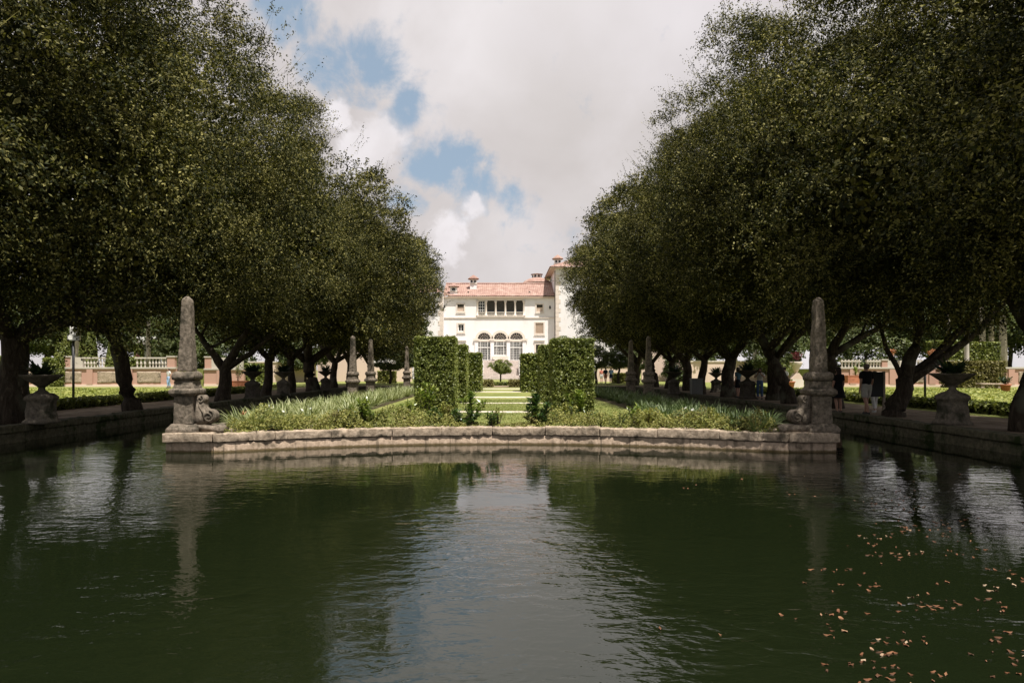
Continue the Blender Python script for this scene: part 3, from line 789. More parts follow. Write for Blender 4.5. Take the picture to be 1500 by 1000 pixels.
shrub('leafy_shrub', 826, 19.2, .55, .45, 260, .12, 'cover_leaf', 'twiggy yellowing shrub below the tall right hedge', 12, 9)
shrub('leafy_shrub', 650, 19.6, .55, .45, 260, .12, 'cover_leaf', 'twiggy yellowing shrub below the tall left hedge', 13, 9)
small = []
for i in range(30):
    pxx = 470+i*21+rnd.uniform(-8, 8)
    if 640 < pxx < 860 and i % 3: continue
    Xn = gx(pxx, 17); Yn = front(Xn)+rnd.uniform(.45, 1.3); pxn = 734+Xn/Yn*1000
    o = shrub('leafy_shrub', pxn, Yn, rnd.uniform(.28, .55), rnd.uniform(.16, .34), rnd.choice([90, 140, 200]), rnd.uniform(.07, .14), rnd.choice(['shrub_bright', 'cover_leaf', 'brown_cover', 'liriope_leaf', 'shrub_dark']), 'x', 300+i, rnd.randrange(5, 9))
    sd_ = 'left' if pxn < 734 else 'right'
    o['label'] = 'small bushy plant scattered through the ground cover on the %s of the stone walk' % sd_; o['group'] = 'small bushy plants in the bed, %s half' % sd_
# little white flowers and one orange tuft among the striped plants
for i in range(14):
    px = rnd.choice([395, 410, 425, 440, 446, 452, 400, 430, 415, 965, 990, 1010, 448, 405])+rnd.uniform(-6, 6); Y = 17.4+rnd.uniform(-.1, .8)
    mb = MB()
    for k in range(5):
        a = k*1.257; mb.add([(0, 0, 0), (.03*math.cos(a-.4), .03*math.sin(a-.4), .012), (.05*math.cos(a), .05*math.sin(a), .0), (.03*math.cos(a+.4), .03*math.sin(a+.4), .012)], [(0, 1, 2, 3)])
    o = mb.build('white_flower', M['white_flower']); o.location = (gx(px, Y), Y, .36+rnd.uniform(.42, .6)); o.rotation_euler = (R(45), 0, rnd.uniform(0, 6))
    MB().tube([(0, 0, -.005), (0, -.2, -.25)], .004, 4).build('stem', M['liriope_leaf'], o); tag(o, 'small white flower nodding among the grassy plants on the island', 'flower', 'small white flowers on the island')
me = blade_clump('orange_flower', 14, .22, .02, .1, R(85), M['orange_flower'], 5); me.materials.clear(); me.materials.append(M['orange_flower'])
o = link('orange_flower', me); P0 = P(357, 600, 17.4); o.location = (P0.x, 17.4, .72); tag(o, 'faded orange flower spike among the striped plants near the left obelisk', 'flower')

# ------------------------------------------------------------------ obelisks
def obelisk(x, y, z, label, sc=1.0, inner=1, m='coral', seed=0, detail=4, volute=True):
    t = thing('obelisk', (x, y, z), label, 'obelisk', 'stone obelisks round the island'); t.scale = (sc, sc, sc)
    def sq(prof, nm, am=.016, cuts=detail):
        mb = MB(); mb.rings([[(-r, -r, h), (r, -r, h), (r, r, h), (-r, r, h)] for r, h in prof])
        me = mb.mesh(nm); erode(me, cuts, am, 4, seed+len(nm), .012); return link(nm, me, M[m], t)
    sq([(.36, -.02), (.36, .08), (.31, .14), (.27, .19)], 'plinth')
    sq([(.235, .19), (.225, .50), (.225, .84)], 'pedestal')
    sq([(.25, .84), (.31, .90), (.315, .98), (.26, 1.03)], 'cornice')
    sq([(.25, 1.03), (.225, 1.10), (.225, 1.20)], 'neck')
    mb = MB(); mb.rings([[(r*a, r*b, h) for a, b in ((-1, -1), (0, -1.03), (1, -1), (1.03, 0), (1, 1), (0, 1.03), (-1, 1), (-1.03, 0))] for r, h in ((.20, 1.20), (.25, 1.23), (.262, 1.30), (.24, 1.38), (.195, 1.42))])
    me = mb.mesh('cushion'); erode(me, detail-1, .02, 5, seed+4, .0); link('cushion', me, M[m], t)
    sq([(.165, 1.42), (.158, 1.6), (.134, 2.2), (.100, 3.05), (.092, 3.12), (.025, 3.2)], 'shaft', .014, detail+1)
    if volute:
        c1, r1, c2, r2 = (.36, .76), .10, (.55, .36), .165
        out = [(.22, .86)]+[(c1[0]+r1*math.cos(a), c1[1]+r1*math.sin(a)) for a in [R(120-20*k) for k in range(9)]]
        out += [(.435, .64), (.455, .57)]+[(c2[0]+r2*math.cos(a), c2[1]+r2*math.sin(a)) for a in [R(105-22*k) for k in range(9)]]+[(.50, .16), (.22, .16)]
        mb = MB(); mb.prism([(inner*a, b) for a, b in out], -.13, .13)
        me = mb.mesh('scroll_bracket'); erode(me, 3, .012, 6, seed+9); sb = link('scroll_bracket', me, M[m], t)
        for (c, r, tn) in ((c1, r1, 1.3), (c2, r2, 1.6)):
            for yy in (-.135, .135):
                q = MB(); n = 20; q.tube([(inner*(c[0]+r*.88*(1-.85*k/n)*math.cos(R(80)-tn*6.28*k/n)), yy, c[1]+r*.88*(1-.85*k/n)*math.sin(R(80)-tn*6.28*k/n)) for k in range(n+1)], .018, 6)
                q.build('scroll_line', M[m], sb, True)
        for yy in (-.13, .13):
            q = MB(); q.tube([(inner*.30, yy, .80), (inner*.33, yy, .60), (inner*.42, yy, .42), (inner*.45, yy, .24)], .018, 6); q.build('scroll_line', M[m], sb, True)
        q = MB(); q.prism([(inner*a, b) for a, b in ((.27, -.02), (.92, -.02), (.90, .10), (.78, .16), (.27, .16))], -.2, .2); me = q.mesh('bracket_foot'); erode(me, 3, .02, 4, seed); link('bracket_foot', me, M[m], t)
    return t
obelisk(gx(272, 15.9)+.02, 15.95, COP+.01, 'tall weathered obelisk on the left front corner of the island, sunlit with leaf shade', .985, 1, seed=1)
obelisk(gx(1200, 15.9), 15.95, COP+.01, 'tall pitted obelisk on the right front corner of the island, in deep shade', .975, -1, seed=2)
obelisk(gx(517, 33.6), 33.6, .36, 'taller looking of the two paired far obelisks on the left', 1.0, -1, seed=3, detail=2, volute=False)
obelisk(gx(543, 37.4), 37.4, .36, 'farther of the two paired obelisks on the left', 1.0, -1, seed=4, detail=2, volute=False)
obelisk(gx(596, 49), 49, .36, 'small distant obelisk beside the tall left hedge', 1.0, -1, seed=5, detail=2, volute=False)
obelisk(gx(950, 34.2), 34.2, .36, 'nearer of the two paired far obelisks on the right', 1.0, -1, seed=6, detail=2, volute=False)
obelisk(gx(924, 38.4), 38.4, .36, 'farther of the two paired obelisks on the right, nearer the hedge', 1.0, -1, seed=7, detail=2, volute=False)

# ------------------------------------------------------------------ urns with plants on pedestals
def urn(x, y, z, label, plabel, seed, m='dark_stone', sc=1.0, red=False):
    t = thing('stone_urn', (x, y, z), label, 'urn', 'stone urns on the bank pedestals'); t.scale = (sc,)*3
    mb = MB()
    mb.rings([[(-r*1.0, -r, h), (-r*.35, -r*1.12, h), (r*.35, -r*1.12, h), (r, -r, h), (r*1.12, -r*.35, h), (r*1.12, r*.35, h), (r, r, h), (r*.35, r*1.12, h), (-r*.35, r*1.12, h), (-r, r, h), (-r*1.12, r*.35, h), (-r*1.12, -r*.35, h)]
              for r, h in ((.36, 0), (.35, .07), (.30, .14), (.28, .35), (.265, .58), (.275, .66), (.315, .70), (.31, .79), (.24, .86), (.16, .90))])
    me = mb.mesh('pedestal'); erode(me, 3, .022, 4, seed, 0); link('pedestal', me, M[m], t)
    mb = MB(); n = 32; prof = [(.20, .88), (.17, .92), (.10, .97), (.085, 1.03), (.12, 1.08), (.22, 1.15), (.36, 1.25), (.46, 1.33), (.55, 1.39), (.56, 1.42), (.50, 1.425), (.42, 1.38), (.2, 1.34)]
    rings = []
    for r, h in prof:
        rings.append([((r*(1+.035*math.cos(a*8)*(r > .2)))*math.cos(a), (r*(1+.035*math.cos(a*8)*(r > .2)))*math.sin(a), h) for a in [2*math.pi*k/n for k in range(n)]])
    mb.rings(rings); mb.build('bowl', M[m], t, True)
    b = link('urn_plant', blade_clump('urn_plant', 90, .85, .11, .6, R(66), M['dark_plant'], seed+90)); b.location = (x, y, z+1.36*sc); b.scale = (sc,)*3
    tag(b, plabel, 'plant', 'plants in the stone urns')
    if red:
        r = link('red_rosette', blade_clump('red_rosette', 16, .26, .07, .1, R(75), M['red_leaf'], seed+7), None, b); r.location = (.08, -.05, .08)
    return t
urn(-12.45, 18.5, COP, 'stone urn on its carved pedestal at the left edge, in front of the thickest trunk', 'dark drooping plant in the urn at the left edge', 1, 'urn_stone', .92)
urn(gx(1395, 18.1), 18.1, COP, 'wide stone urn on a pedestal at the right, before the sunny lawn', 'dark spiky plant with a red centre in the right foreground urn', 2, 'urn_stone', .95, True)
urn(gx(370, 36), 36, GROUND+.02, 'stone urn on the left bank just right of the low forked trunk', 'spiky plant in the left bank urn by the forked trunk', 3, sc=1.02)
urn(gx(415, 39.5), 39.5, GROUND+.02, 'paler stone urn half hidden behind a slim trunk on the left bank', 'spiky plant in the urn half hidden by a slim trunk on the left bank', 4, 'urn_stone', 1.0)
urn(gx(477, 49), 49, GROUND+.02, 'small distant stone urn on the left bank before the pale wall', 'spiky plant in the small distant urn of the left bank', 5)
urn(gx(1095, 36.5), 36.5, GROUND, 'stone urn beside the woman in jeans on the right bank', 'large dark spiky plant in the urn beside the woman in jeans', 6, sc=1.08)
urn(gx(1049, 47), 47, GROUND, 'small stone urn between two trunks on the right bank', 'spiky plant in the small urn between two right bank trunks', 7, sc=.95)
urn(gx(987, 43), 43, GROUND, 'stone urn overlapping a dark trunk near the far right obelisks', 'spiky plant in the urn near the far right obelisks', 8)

# ------------------------------------------------------------------ villa
HY = 120.0
hx = lambda px: gx(px, HY)
hz = lambda py: gz(py, HY)
villa = thing('villa', (0, HY, 0), 'large cream villa with red tiled roof, five bay loggia and three tall arched windows', 'villa')
def vb(mb, nm, m, par=None, smooth=False):
    o = mb.build(nm, m, par or villa, smooth)
    if par is None or par is villa: o.location = (0, -HY, 0)
    return o
def zx(a): return hx(600+a/5)
def zz(b): return hz(360+b/5)
X0, X1 = zx(250), zx(1068); ZB, ZT = .2, zz(372)
TH = .5
# main wall assembled round its openings
opens = []   # (x0,x1,z0,z1)
def o_(a0, a1, b0, b1): opens.append((zx(a0), zx(a1), zz(b1), zz(b0)))
logg = [(499, 552), (568, 622), (639, 693), (710, 765), (781, 835)]
o_(350, 398, 428, 480); o_(930, 975, 430, 482); o_(355, 398, 572, 628); o_(922, 980, 564, 642); o_(340, 400, 724, 800); o_(925, 985, 722, 800)
rects = list(opens)
arch = [(546, 47), (664, 47), (783, 47)]
spring = zz(683)
arch_o = []
for i, (c, h) in enumerate(arch):
    r = (zx(c+h)-zx(c-h))/2; xc = zx(c); zb = zz(838) if i != 1 else zz(800)
    arch_o.append((xc, r, zb)); opens.append((xc-r, xc+r, zb, spring+r))
lx0, lx1 = zx(497), zx(837); lz0, lz1 = zz(518), zz(386)
opens.append((lx0, lx1, lz0, lz1))
xsx = sorted({X0, X1, *[o[0] for o in opens], *[o[1] for o in opens]}); zsz = sorted({ZB, ZT, *[o[2] for o in opens], *[o[3] for o in opens]})
mb = MB()
for a, b in zip(xsx[:-1], xsx[1:]):
    run = None
    for c, d in zip(zsz[:-1], zsz[1:]):
        mx, mz = (a+b)/2, (c+d)/2
        solid = not any(o[0] < mx < o[1] and o[2] < mz < o[3] for o in opens)
        if solid: run = (run[0] if run else c, d)
        if (not solid or d == ZT) and run:
            mb.box(a, b, HY, HY+TH, run[0], run[1]); run = None
for xc, r, zb in arch_o:
    n = 14; arc = [(xc-r*math.cos(math.pi*k/n), spring+r*math.sin(math.pi*k/n)) for k in range(n+1)]
    for k in range(n):
        (xa, za), (xb, zb_) = arc[k], arc[k+1]
        mb.prism([(xa, za), (xb, zb_), (xb, spring+r), (xa, spring+r)], HY, HY+TH)
wall_o = vb(mb, 'wall', M['stucco'])
mb = MB(); mb.box(X0, X1, HY+7, HY+7.3, ZB, ZT); mb.box(X0, X1, HY+.6, HY+7, zz(525)-.3, zz(525)); vb(mb, 'inner_wall', M['screen'])
mb = MB(); mb.box(X0-.1, X1, HY-.14, HY, zz(530), zz(523)); vb(mb, 'string_course', M['trim'])
mb = MB(); mb.box(X0, X1, HY-.2, HY, zz(382), zz(376)); vb(mb, 'cornice', M['trim'])
# windows
def frame_mb(x0, x1, z0, z1, w_, y0, y1):
    mb = MB(); mb.box(x0-w_, x0, y0, y1, z0-w_, z1+w_); mb.box(x1, x1+w_, y0, y1, z0-w_, z1+w_)
    mb.box(x0, x1, y0, y1, z1, z1+w_); mb.box(x0, x1, y0, y1, z0-w_, z0); return mb
def muntins(x0, x1, z0, z1, nx, nz, w_, y0, y1, border=True):
    mb = MB()
    if border:
        mb.box(x0, x0+w_*1.5, y0, y1, z0, z1); mb.box(x1-w_*1.5, x1, y0, y1, z0, z1)
        mb.box(x0+w_*1.5, x1-w_*1.5, y0, y1, z0, z0+w_*1.5); mb.box(x0+w_*1.5, x1-w_*1.5, y0, y1, z1-w_*1.5, z1)
    for i in range(1, nx):
        x = x0+(x1-x0)*i/nx; mb.box(x-w_/2, x+w_/2, y0+.005, y1-.005, z0+.01, z1-.01)
    for j in range(1, nz):
        z = z0+(z1-z0)*j/nz; mb.box(x0+.01, x1-.01, y0+.012, y1-.012, z-w_/2, z+w_/2)
    return mb
for i, (a, b, c, d) in enumerate(rects):
    f = vb(frame_mb(a, b, c, d, .22, HY-.08, HY-.004), 'window', M['trim'])
    mb = MB(); mb.box(a-.3, b+.3, HY-.16, HY-.085, c-.30, c-.225); mb.build('sill', M['trim'], f)
    if i == 3:
        mb = MB(); mb.box(a, b, HY+.10, HY+.16, c, d)
        for k in range(1, 12): mb.box(a+.05, b-.05, HY+.07, HY+.10, c+(d-c)*k/12-.03, c+(d-c)*k/12+.03)
        mb.build('shutter', M['shutter'], f)
    else:
        MB().box(a, b, HY+.22, HY+.25, c, d).build('pane', M['glass'] if i in (2,) else M['screen'], f)
        if i == 2: muntins(a, b, c, d, 2, 1, .09, HY+.15, HY+.21).build('casement', M['white'], f)
        if i in (0, 1):
            MB().box(a+.02, b-.02, HY+.12, HY+.15, c, c+(d-c)*.62).build('blind', M['shutter'], f)
for a0, a1, b in ((338, 415, 690), (910, 990, 690)):
    MB().box(zx(a0), zx(a1), -.25, 0, zz(b+6), zz(b)).build('window_hood', M['trim'], villa)
for (xc, r, zb) in arch_o:
    n = 18; ro = r+.42
    mb = MB()
    for k in range(n):
        a0, a1 = math.pi*k/n, math.pi*(k+1)/n
        mb.prism([(xc-r*math.cos(a0), spring+r*math.sin(a0)), (xc-r*math.cos(a1), spring+r*math.sin(a1)), (xc-ro*math.cos(a1), spring+ro*math.sin(a1)), (xc-ro*math.cos(a0), spring+ro*math.sin(a0))], HY-.12, HY-.004)
    f = vb(mb, 'arched_window', M['trim'])
    g = MB(); g.prism([(xc-r*math.cos(math.pi*k/n), spring+r*math.sin(math.pi*k/n)) for k in range(n+1)], HY+.30, HY+.33)
    g.box(xc-r, xc+r, HY+.30, HY+.33, zb, spring-.001); g.build('pane', M['glass'], f)
    fan = MB()
    for k in range(1, 8):
        a = math.pi*k/8; c_, s_ = math.cos(a), math.sin(a); w_ = .035
        fan.prism([(xc+.55*r*c_-w_*s_, spring+.55*r*s_+w_*c_), (xc+r*c_-w_*s_, spring+r*s_+w_*c_), (xc+r*c_+w_*s_, spring+r*s_-w_*c_), (xc+.55*r*c_+w_*s_, spring+.55*r*s_-w_*c_)], HY+.2, HY+.24)
    for rr_ in (.28, .55):
        for k in range(12):
            a0, a1 = math.pi*k/12, math.pi*(k+1)/12
            fan.prism([(xc+rr_*r*math.cos(a0), spring+rr_*r*math.sin(a0)), (xc+rr_*r*math.cos(a1), spring+rr_*r*math.sin(a1)), (xc+(rr_*r+.07)*math.cos(a1), spring+(rr_*r+.07)*math.sin(a1)), (xc+(rr_*r+.07)*math.cos(a0), spring+(rr_*r+.07)*math.sin(a0))], HY+.245, HY+.28)
    fan.build('fanlight', M['quoin'], f)
    MB().box(xc-r, xc+r, HY+.12, HY+.3, spring-.42, spring-.02).build('transom', M['trim'], f)
    muntins(xc-r, xc+r, zb, spring-.43, 8, 9 if zb > zz(820) else 11, .036, HY+.2, HY+.27).build('glazing_bar', M['white'], f)
    mm = MB(); mm.box(xc-.58*r, xc-.50*r, HY+.14, HY+.195, zb, spring-.43); mm.box(xc+.50*r, xc+.58*r, HY+.14, HY+.195, zb, spring-.43)
    zt = spring-.43-(spring-zb)*.28; mm.box(xc-r, xc+r, HY+.10, HY+.138, zt-.07, zt+.07); mm.build('mullion', M['white'], f)
for c in (490, 605, 724, 840):
    MB().box(zx(c)-.55, zx(c)+.55, -.28, -.122, spring-.25, spring+.05).build('impost', M['trim'], villa)
    MB().box(zx(c)-.32, zx(c)+.32, -.14, -.004, zz(838), spring-.25).build('pilaster', M['stucco'], villa)
mb = MB(); mb.prism([(zx(605), zz(808)), (zx(724), zz(808)), (zx(720), zz(830)), (zx(700), zz(838)), (zx(628), zz(838)), (zx(609), zz(830))], -.9, -.15); mb.build('window_basin', M['trim'], villa)
# loggia
lg = thing('loggia', (0, 0, 0), None, None); lg.parent = villa
MB().box(lx0, lx1, .45, .5, lz0, lz1).build('pane', M['glass'], lg)
MB().box(lx0, lx1, -.18, .3, lz1-.35, lz1+.08).build('lintel', M['trim'], lg)
MB().box(lx0-.1, lx1+.1, -.22, .3, lz0-.08, lz0+.10).build('base_rail', M['trim'], lg)
for i in range(6):
    c = (lx0 if i == 0 else lx1 if i == 5 else (zx(logg[i-1][1])+zx(logg[i][0]))/2)
    p = MB(); p.lathe([(.26, 0), (.26, .12), (.18, .16), (.17, .9), (.155, (lz1-lz0)-.85), (.20, (lz1-lz0)-.80), (.30, (lz1-lz0)-.5)], 14, (c, .02, lz0+.1))
    p.build('column', M['trim'], lg, True)
for i, (a, b) in enumerate(logg):
    rl = MB(); rl.box(zx(a), zx(b), -.12, .12, zz(490), zz(484)); o = rl.build('balustrade_rail', M['balu'], lg)
    for k in range(6):
        x = zx(a)+(zx(b)-zx(a))*(k+.5)/6
        q = MB(); q.lathe([(.05, 0), (.10, .18), (.04, .42), (.08, zz(490)-lz0-.1)], 8, (x, 0, lz0+.1)); q.build('baluster', M['balu'], o)
    MB().box(zx(a)-.02, zx(b)+.02, .2, .24, lz0+1.2, lz1-.4).build('screen', M['screen'] if i else M['shutter'], lg) if i else \
        muntins(zx(a), zx(b), lz0+.1, lz1-.4, 3, 5, .06, .18, .25).build('casement', M['white'], lg)
# roofs with barrel tile ridges
def tiled(nm, e0, e1, r0, r1, m, par, pitch=.34, amp=.09, rows=14):
    """eave edge e0->e1, ridge edge r0->r1; barrel ridges run up the slope"""
    e0, e1, r0, r1 = map(Vector, (e0, e1, r0, r1)); n = max(3, int((e1-e0).length/pitch)); nr = (e1-e0).cross(r0-e0).normalized()
    if nr.z < 0: nr = -nr
    mb = MB(); vs = []; cols = n*4+1
    for j in range(rows+1):
        v = j/rows
        for i in range(cols):
            u = i/(cols-1); p = (e0.lerp(e1, u)).lerp(r0.lerp(r1, u), v)
            p = p+nr*(amp*abs(math.sin(math.pi*i/4))+.05*noise.noise(Vector((i//4*1.7, j*2.3, 0)))+.05*((rows-j) % 2))
            vs.append(p)
    fs = [(j*cols+i, j*cols+i+1, (j+1)*cols+i+1, (j+1)*cols+i) for j in range(rows) for i in range(cols-1)]
    mb.add(vs, fs); return mb.build(nm, m, par)
ez = zz(370); 
tiled('roof', (X0-.2, -.55, ez-.02), (X1+.1, -.55, ez-.02), (X0-.2, 7.2, 17.75), (X1+.1, 7.2, 17.75), M['tile'], villa)
tiled('roof', (X0-.2, 15.5, ez), (X1+.1, 15.5, ez), (X0-.2, 7.2, 17.75), (X1+.1, 7.2, 17.75), M['tile'], villa, rows=6)
MB().box(X0-.2, X1-.01, -.52, 0, ez-.30, ez-.12).build('eave', M['shutter'], villa)
mb = MB(); mb.tube([(X0-.2, 7.2, 17.85), (X1, 7.2, 17.85)], .2, 8); mb.build('ridge_cap', M['tile'], villa)
# left wing, projecting towards the garden
WX0, WX1, WY = -27.0, zx(250)+.05, -2.0
MB().box(WX0, WX1, WY, 8, ZB, zz(360)).build('left_wing', M['stucco'], villa)
tiled('wing_roof', (WX0, WY-.6, zz(356)), (WX1+.15, WY-.6, zz(356)), (WX0, 7.2, 17.9), (WX1-2.5, 7.2, 17.9), M['tile'], villa)
for k in range(16):
    w_ = .55 if k % 2 else .85
    MB().box(WX1-w_, WX1+.03, WY-.04, WY-.002, 1+k*.85, 1.8+k*.85).build('quoin', M['quoin'], villa)
MB().box(-13.6, -12.2, WY-.05, WY-.003, zz(480), zz(430)).build('wing_window', M['screen'], villa)
# right tower
TX0, TX1, TY = zx(1070)-.15, 19.5, -2.0
tz = 1.89+(541-393)*.118
MB().box(TX0, TX1, TY, 13, ZB, tz).build('tower', M['stucco'], villa)
for k in range(22):
    w_ = .55 if k % 2 else .85
    MB().box(TX0-.03, TX0+w_, TY-.04, TY-.002, .8+k*.78, 1.52+k*.78).build('quoin', M['quoin'], villa)
MB().box(TX0-.06, TX1, TY-.14, TY-.002, tz-1.35, tz-1.1).build('tower_band', M['trim'], villa)
MB().box(TX0-1.0, TX1+1, TY-1.0, 14, tz-.02, tz+.10).build('tower_eave', M['shutter'], villa)
cxr, cyr, zr = (TX0+TX1)/2, 5.5, tz+2.6
tiled('tower_roof', (TX0-1.1, TY-1.1, tz+.1), (TX1+1.1, TY-1.1, tz+.1), (cxr-1, cyr-2, zr), (cxr+1, cyr-2, zr), M['tile'], villa)
tiled('tower_roof', (TX0-1.1, 14.1, tz+.1), (TX0-1.1, TY-1.1, tz+.1), (cxr-1, cyr+2, zr), (cxr-1, cyr-2, zr), M['tile'], villa)
mb = MB(); mb.tube([(TX0-.08, TY+.8, 1), (TX0-.08, TY+.8, tz-.3)], .07, 6); mb.build('drainpipe', M['dark_stone'], villa)
# chimneys
def chimney(x0, x1, zb, zt, y, caph, label=None, holes=2):
    o = MB().box(x0, x1, y, y+(x1-x0)*.8, zb, zt).build('chimney', M['stucco'], villa)
    cx_ = (x0+x1)/2; cy_ = y+(x1-x0)*.4; h = (x1-x0)/2
    for k in range(holes):
        xx = x0+(x1-x0)*(k+.5)/holes; w_ = (x1-x0)*.13*(2 if holes == 1 else 1)
        MB().box(xx-w_, xx+w_, y-.02, y-.003, zt-.62, zt-.22).build('flue_opening', M['iron'], o)
    r = MB(); n = 12
    r.rings([[(cx_+s*math.cos(2*math.pi*k/n+.26)*1.25*(1+.06*(k % 2)), cy_+s*math.sin(2*math.pi*k/n+.26)*1.25*(1+.06*(k % 2)), z) for k in range(n)] for s, z in ((h*1.25, zt-.05), (h*1.35, zt+.10), (h*.7, zt+caph*.6), (.05, zt+caph))])
    r.build('chimney_cap', M['tile'], o)
    MB().box(x0-.1, x1+.1, y-.1, y+(x1-x0)*.8+.1, zt-.9, zt-.75).build('chimney_band', M['trim'], o)
chimney(zx(295), zx(345), 14.4, zz(297), .6, .7, holes=1)
chimney(zx(436), zx(486), 15.2, zz(232)+.2, 3.5, .8)
chimney(zx(1060), zx(1108), 17.5, zz(100), -.6, .8)
# round cupola behind the roof
cup = thing('cupola', (gx(786.4, 130), 10, 0), None, None); cup.parent = villa
z130 = lambda b: gz(360+b/5, 130)
MB().lathe([(2.3, 15), (2.3, z130(272)), (2.5, z130(270))], 28).build('drum', M['stucco'], cup)
n = 36; mb = MB()
mb.rings([[(r*(1+.02*(k % 2))*math.cos(2*math.pi*k/n), r*(1+.02*(k % 2))*math.sin(2*math.pi*k/n), z) for k in range(n)] for r, z in ((2.5, z130(272)), (2.75, z130(275)), (2.3, z130(258)), (1.6, z130(244)), (1.0, z130(236)))])
mb.build('dome_roof', M['tile'], cup)
MB().lathe([(.9, z130(238)), (.9, z130(211))], 20).build('lantern', M['white'], cup)
mb = MB(); mb.lathe([(1.15, z130(212)), (1.18, z130(209)), (.5, z130(204)), (.1, z130(201))], 20); mb.build('lantern_roof', M['tile'], cup)
for k in range(8):
    a = k*math.pi/4+.39; q = MB(); q.box(-.17, .17, -.03, .03, z130(233), z130(216)); o = q.build('lantern_window', M['glass'], cup); o.location = (.9*math.cos(a), .9*math.sin(a), 0); o.rotation_euler = (0, 0, a+math.pi/2)
for px_, b in ((686, 0), (776, 0)):
    pass
for a in (427, 880):
    MB().box(zx(a)-.12, zx(a)+.12, 1.2, 1.6, 15.2, 15.75).build('roof_vent', M['dark_stone'], villa)
for a, b in ((255, 445), (1027, 452)):
    q = MB(); q.lathe([(.05, -.3), (.16, -.15), (.16, .15), (.05, .3)], 6, (zx(a), -.35, zz(b))); q.box(zx(a)-.02, zx(a)+.02, -.3, 0, zz(b)+.3, zz(b)+.34); q.build('wall_lantern', M['iron'], villa)
# garden steps in front of the arched windows
st = thing('garden_steps', (0, 0, 0), 'broad pale stone steps and terrace below the three arched windows', 'steps')
N = 14; ztop = zz(840)
for i in range(N):
    zt_ = .32+(ztop-.32)*(i+1)/N; y0 = 104.5+i*.75 if i < 7 else 107.5+i*.75
    me = MB().box(-7.5, 7.5, y0, HY-.9, zt_-(ztop-.32)/N+.002, zt_-.002).mesh('step'); link('step', me, M['steps'], st)
for s in (-1, 1):
    MB().box(s*3.3-.5, s*3.3+.5, 106, 112.4, .3, zz(850)).build('stair_pier', M['stucco'], st)
MB().box(-14, 14, HY-.9, HY-.002, .3, ztop-.002).build('terrace', M['steps'], st)
for s in (-1, 1):
    MB().box(min(s*7.6, s*22), max(s*7.6, s*22), 113, 113.5, .3, 2.9).build('terrace_wall', M['stucco'], st)

# ------------------------------------------------------------------ small round tree on the axis and things beyond the island
def ballcrown(name, rx, rz, n, Lf, m, seed):
    return crown_mesh(name, rx, rx, rz, n, Lf, Lf*.6, 60, rx*.28, m, 0, seed, 500, .8, 2.2)
t = thing('clipped_tree', (gx(733, 74), 74, GROUND), 'small mushroom shaped tree on the garden axis before the villa steps', 'tree')
MB().tube([(0, 0, -.1), (.03, 0, .7), (0, 0, 1.3)], [.10, .08, .09], 8).build('trunk', M['bark'], t, True)
o = link('crown', ballcrown('mushroom_crown', 1.35, .85, 14000, .09, M['hedge_leaf'], 81), None, t); o.location = (0, 0, 1.85)
for s, lab in ((-1, 'left'), (1, 'right')):
    hedge('low_hedge', (-2.7 if s < 0 else .75), (-.75 if s < 0 else 3.0), 60.5, 62, GROUND, GROUND+.62, 'low reddish brown bush on the %s of the axis, beyond the far hedge blocks' % lab, 500, .13, .07, 'brown_cover', 90+s, .2)
hedge('low_hedge', -3.2, 3.2, 66.5, 67.3, GROUND, GROUND+.35, 'thin low green hedge line in front of the mushroom shaped tree', 500, .13, .08, 'hedge_leaf', 94)

# ------------------------------------------------------------------ terrace walls with balustrades left and right
def terrace_wall(x0, x1, y, base, top, railtop, plan, label, seed):
    """plan: list of (xa, xb, kind) for the upper zone: 'b' balusters, 'p' pink pier, 'h' hedge, 'g' gap"""
    t = thing('balustrade_wall', (0, y, 0), label, 'garden wall', 'balustraded garden walls')
    MB().box(x0, x1, 0, .4, base-.3, top).build('wall_body', M['pink'], t)
    MB().box(x0, x1, -.12, .46, top+.002, top+.16).build('coping', M['balu'], t)
    MB().box(x0, x1, -.08, -.002, base, base+.22).build('base_course', M['palepink'], t)
    x = x0+1.2
    while x < x1-1:
        MB().box(x, x+.55, -.10, -.002, base+.22, top).build('pier', M['pink'], t)
        if x+3.6 < x1: 
            me = MB().box(x+.95, x+3.1, -.04, -.002, base+.35, top-.25).mesh('rock_panel'); erode(me, 3, .05, 3, x); link('rock_panel', me, M['coping'], t)
        x += 3.6
    zb, zr_ = top+.16, railtop
    bal = MB().lathe([(.07, 0), (.07, .05), (.045, .10), (.11, .32), (.05, .62), (.07, .68), (.07, zr_-zb-.14)], 8).mesh('baluster')
    for xa, xb, k in plan:
        if k == 'b':
            MB().box(xa, xb, .02, .30, zr_-.14, zr_).build('handrail', M['balu'], t)
            nn = int((xb-xa)/.27)
            for i in range(nn):
                o = link('baluster', bal, M['balu'], t); o.location = (xa+(i+.5)*(xb-xa)/nn, .16, zb)
        elif k == 'p':
            MB().box(xa, xb, -.02, .36, zb+.002, zr_).build('pier', M['pink'], t); MB().box(xa-.06, xb+.06, -.08, .42, zr_+.002, zr_+.12).build('pier_cap', M['balu'], t)
        elif k == 's':
            MB().box(xa, xb, -.0, .34, zb+.002, zr_).build('stone_panel', M['balu'], t)
    return t
WYL = 62.0
gl = lambda px: gx(px, WYL)
TOP, RAIL = gz(540, WYL), gz(523, WYL)
terrace_wall(-46, gl(258), WYL, GROUND, TOP, RAIL, [(gl(95), gl(103), 'p'), (gl(103), gl(121), 's'), (gl(121), gl(153), 'b'), (gl(197), gl(214), 'b'), (gl(216), gl(244), 'b'), (gl(245), gl(256), 'p')], 'pink balustraded garden wall seen under the left trees beyond the lawn', 1)
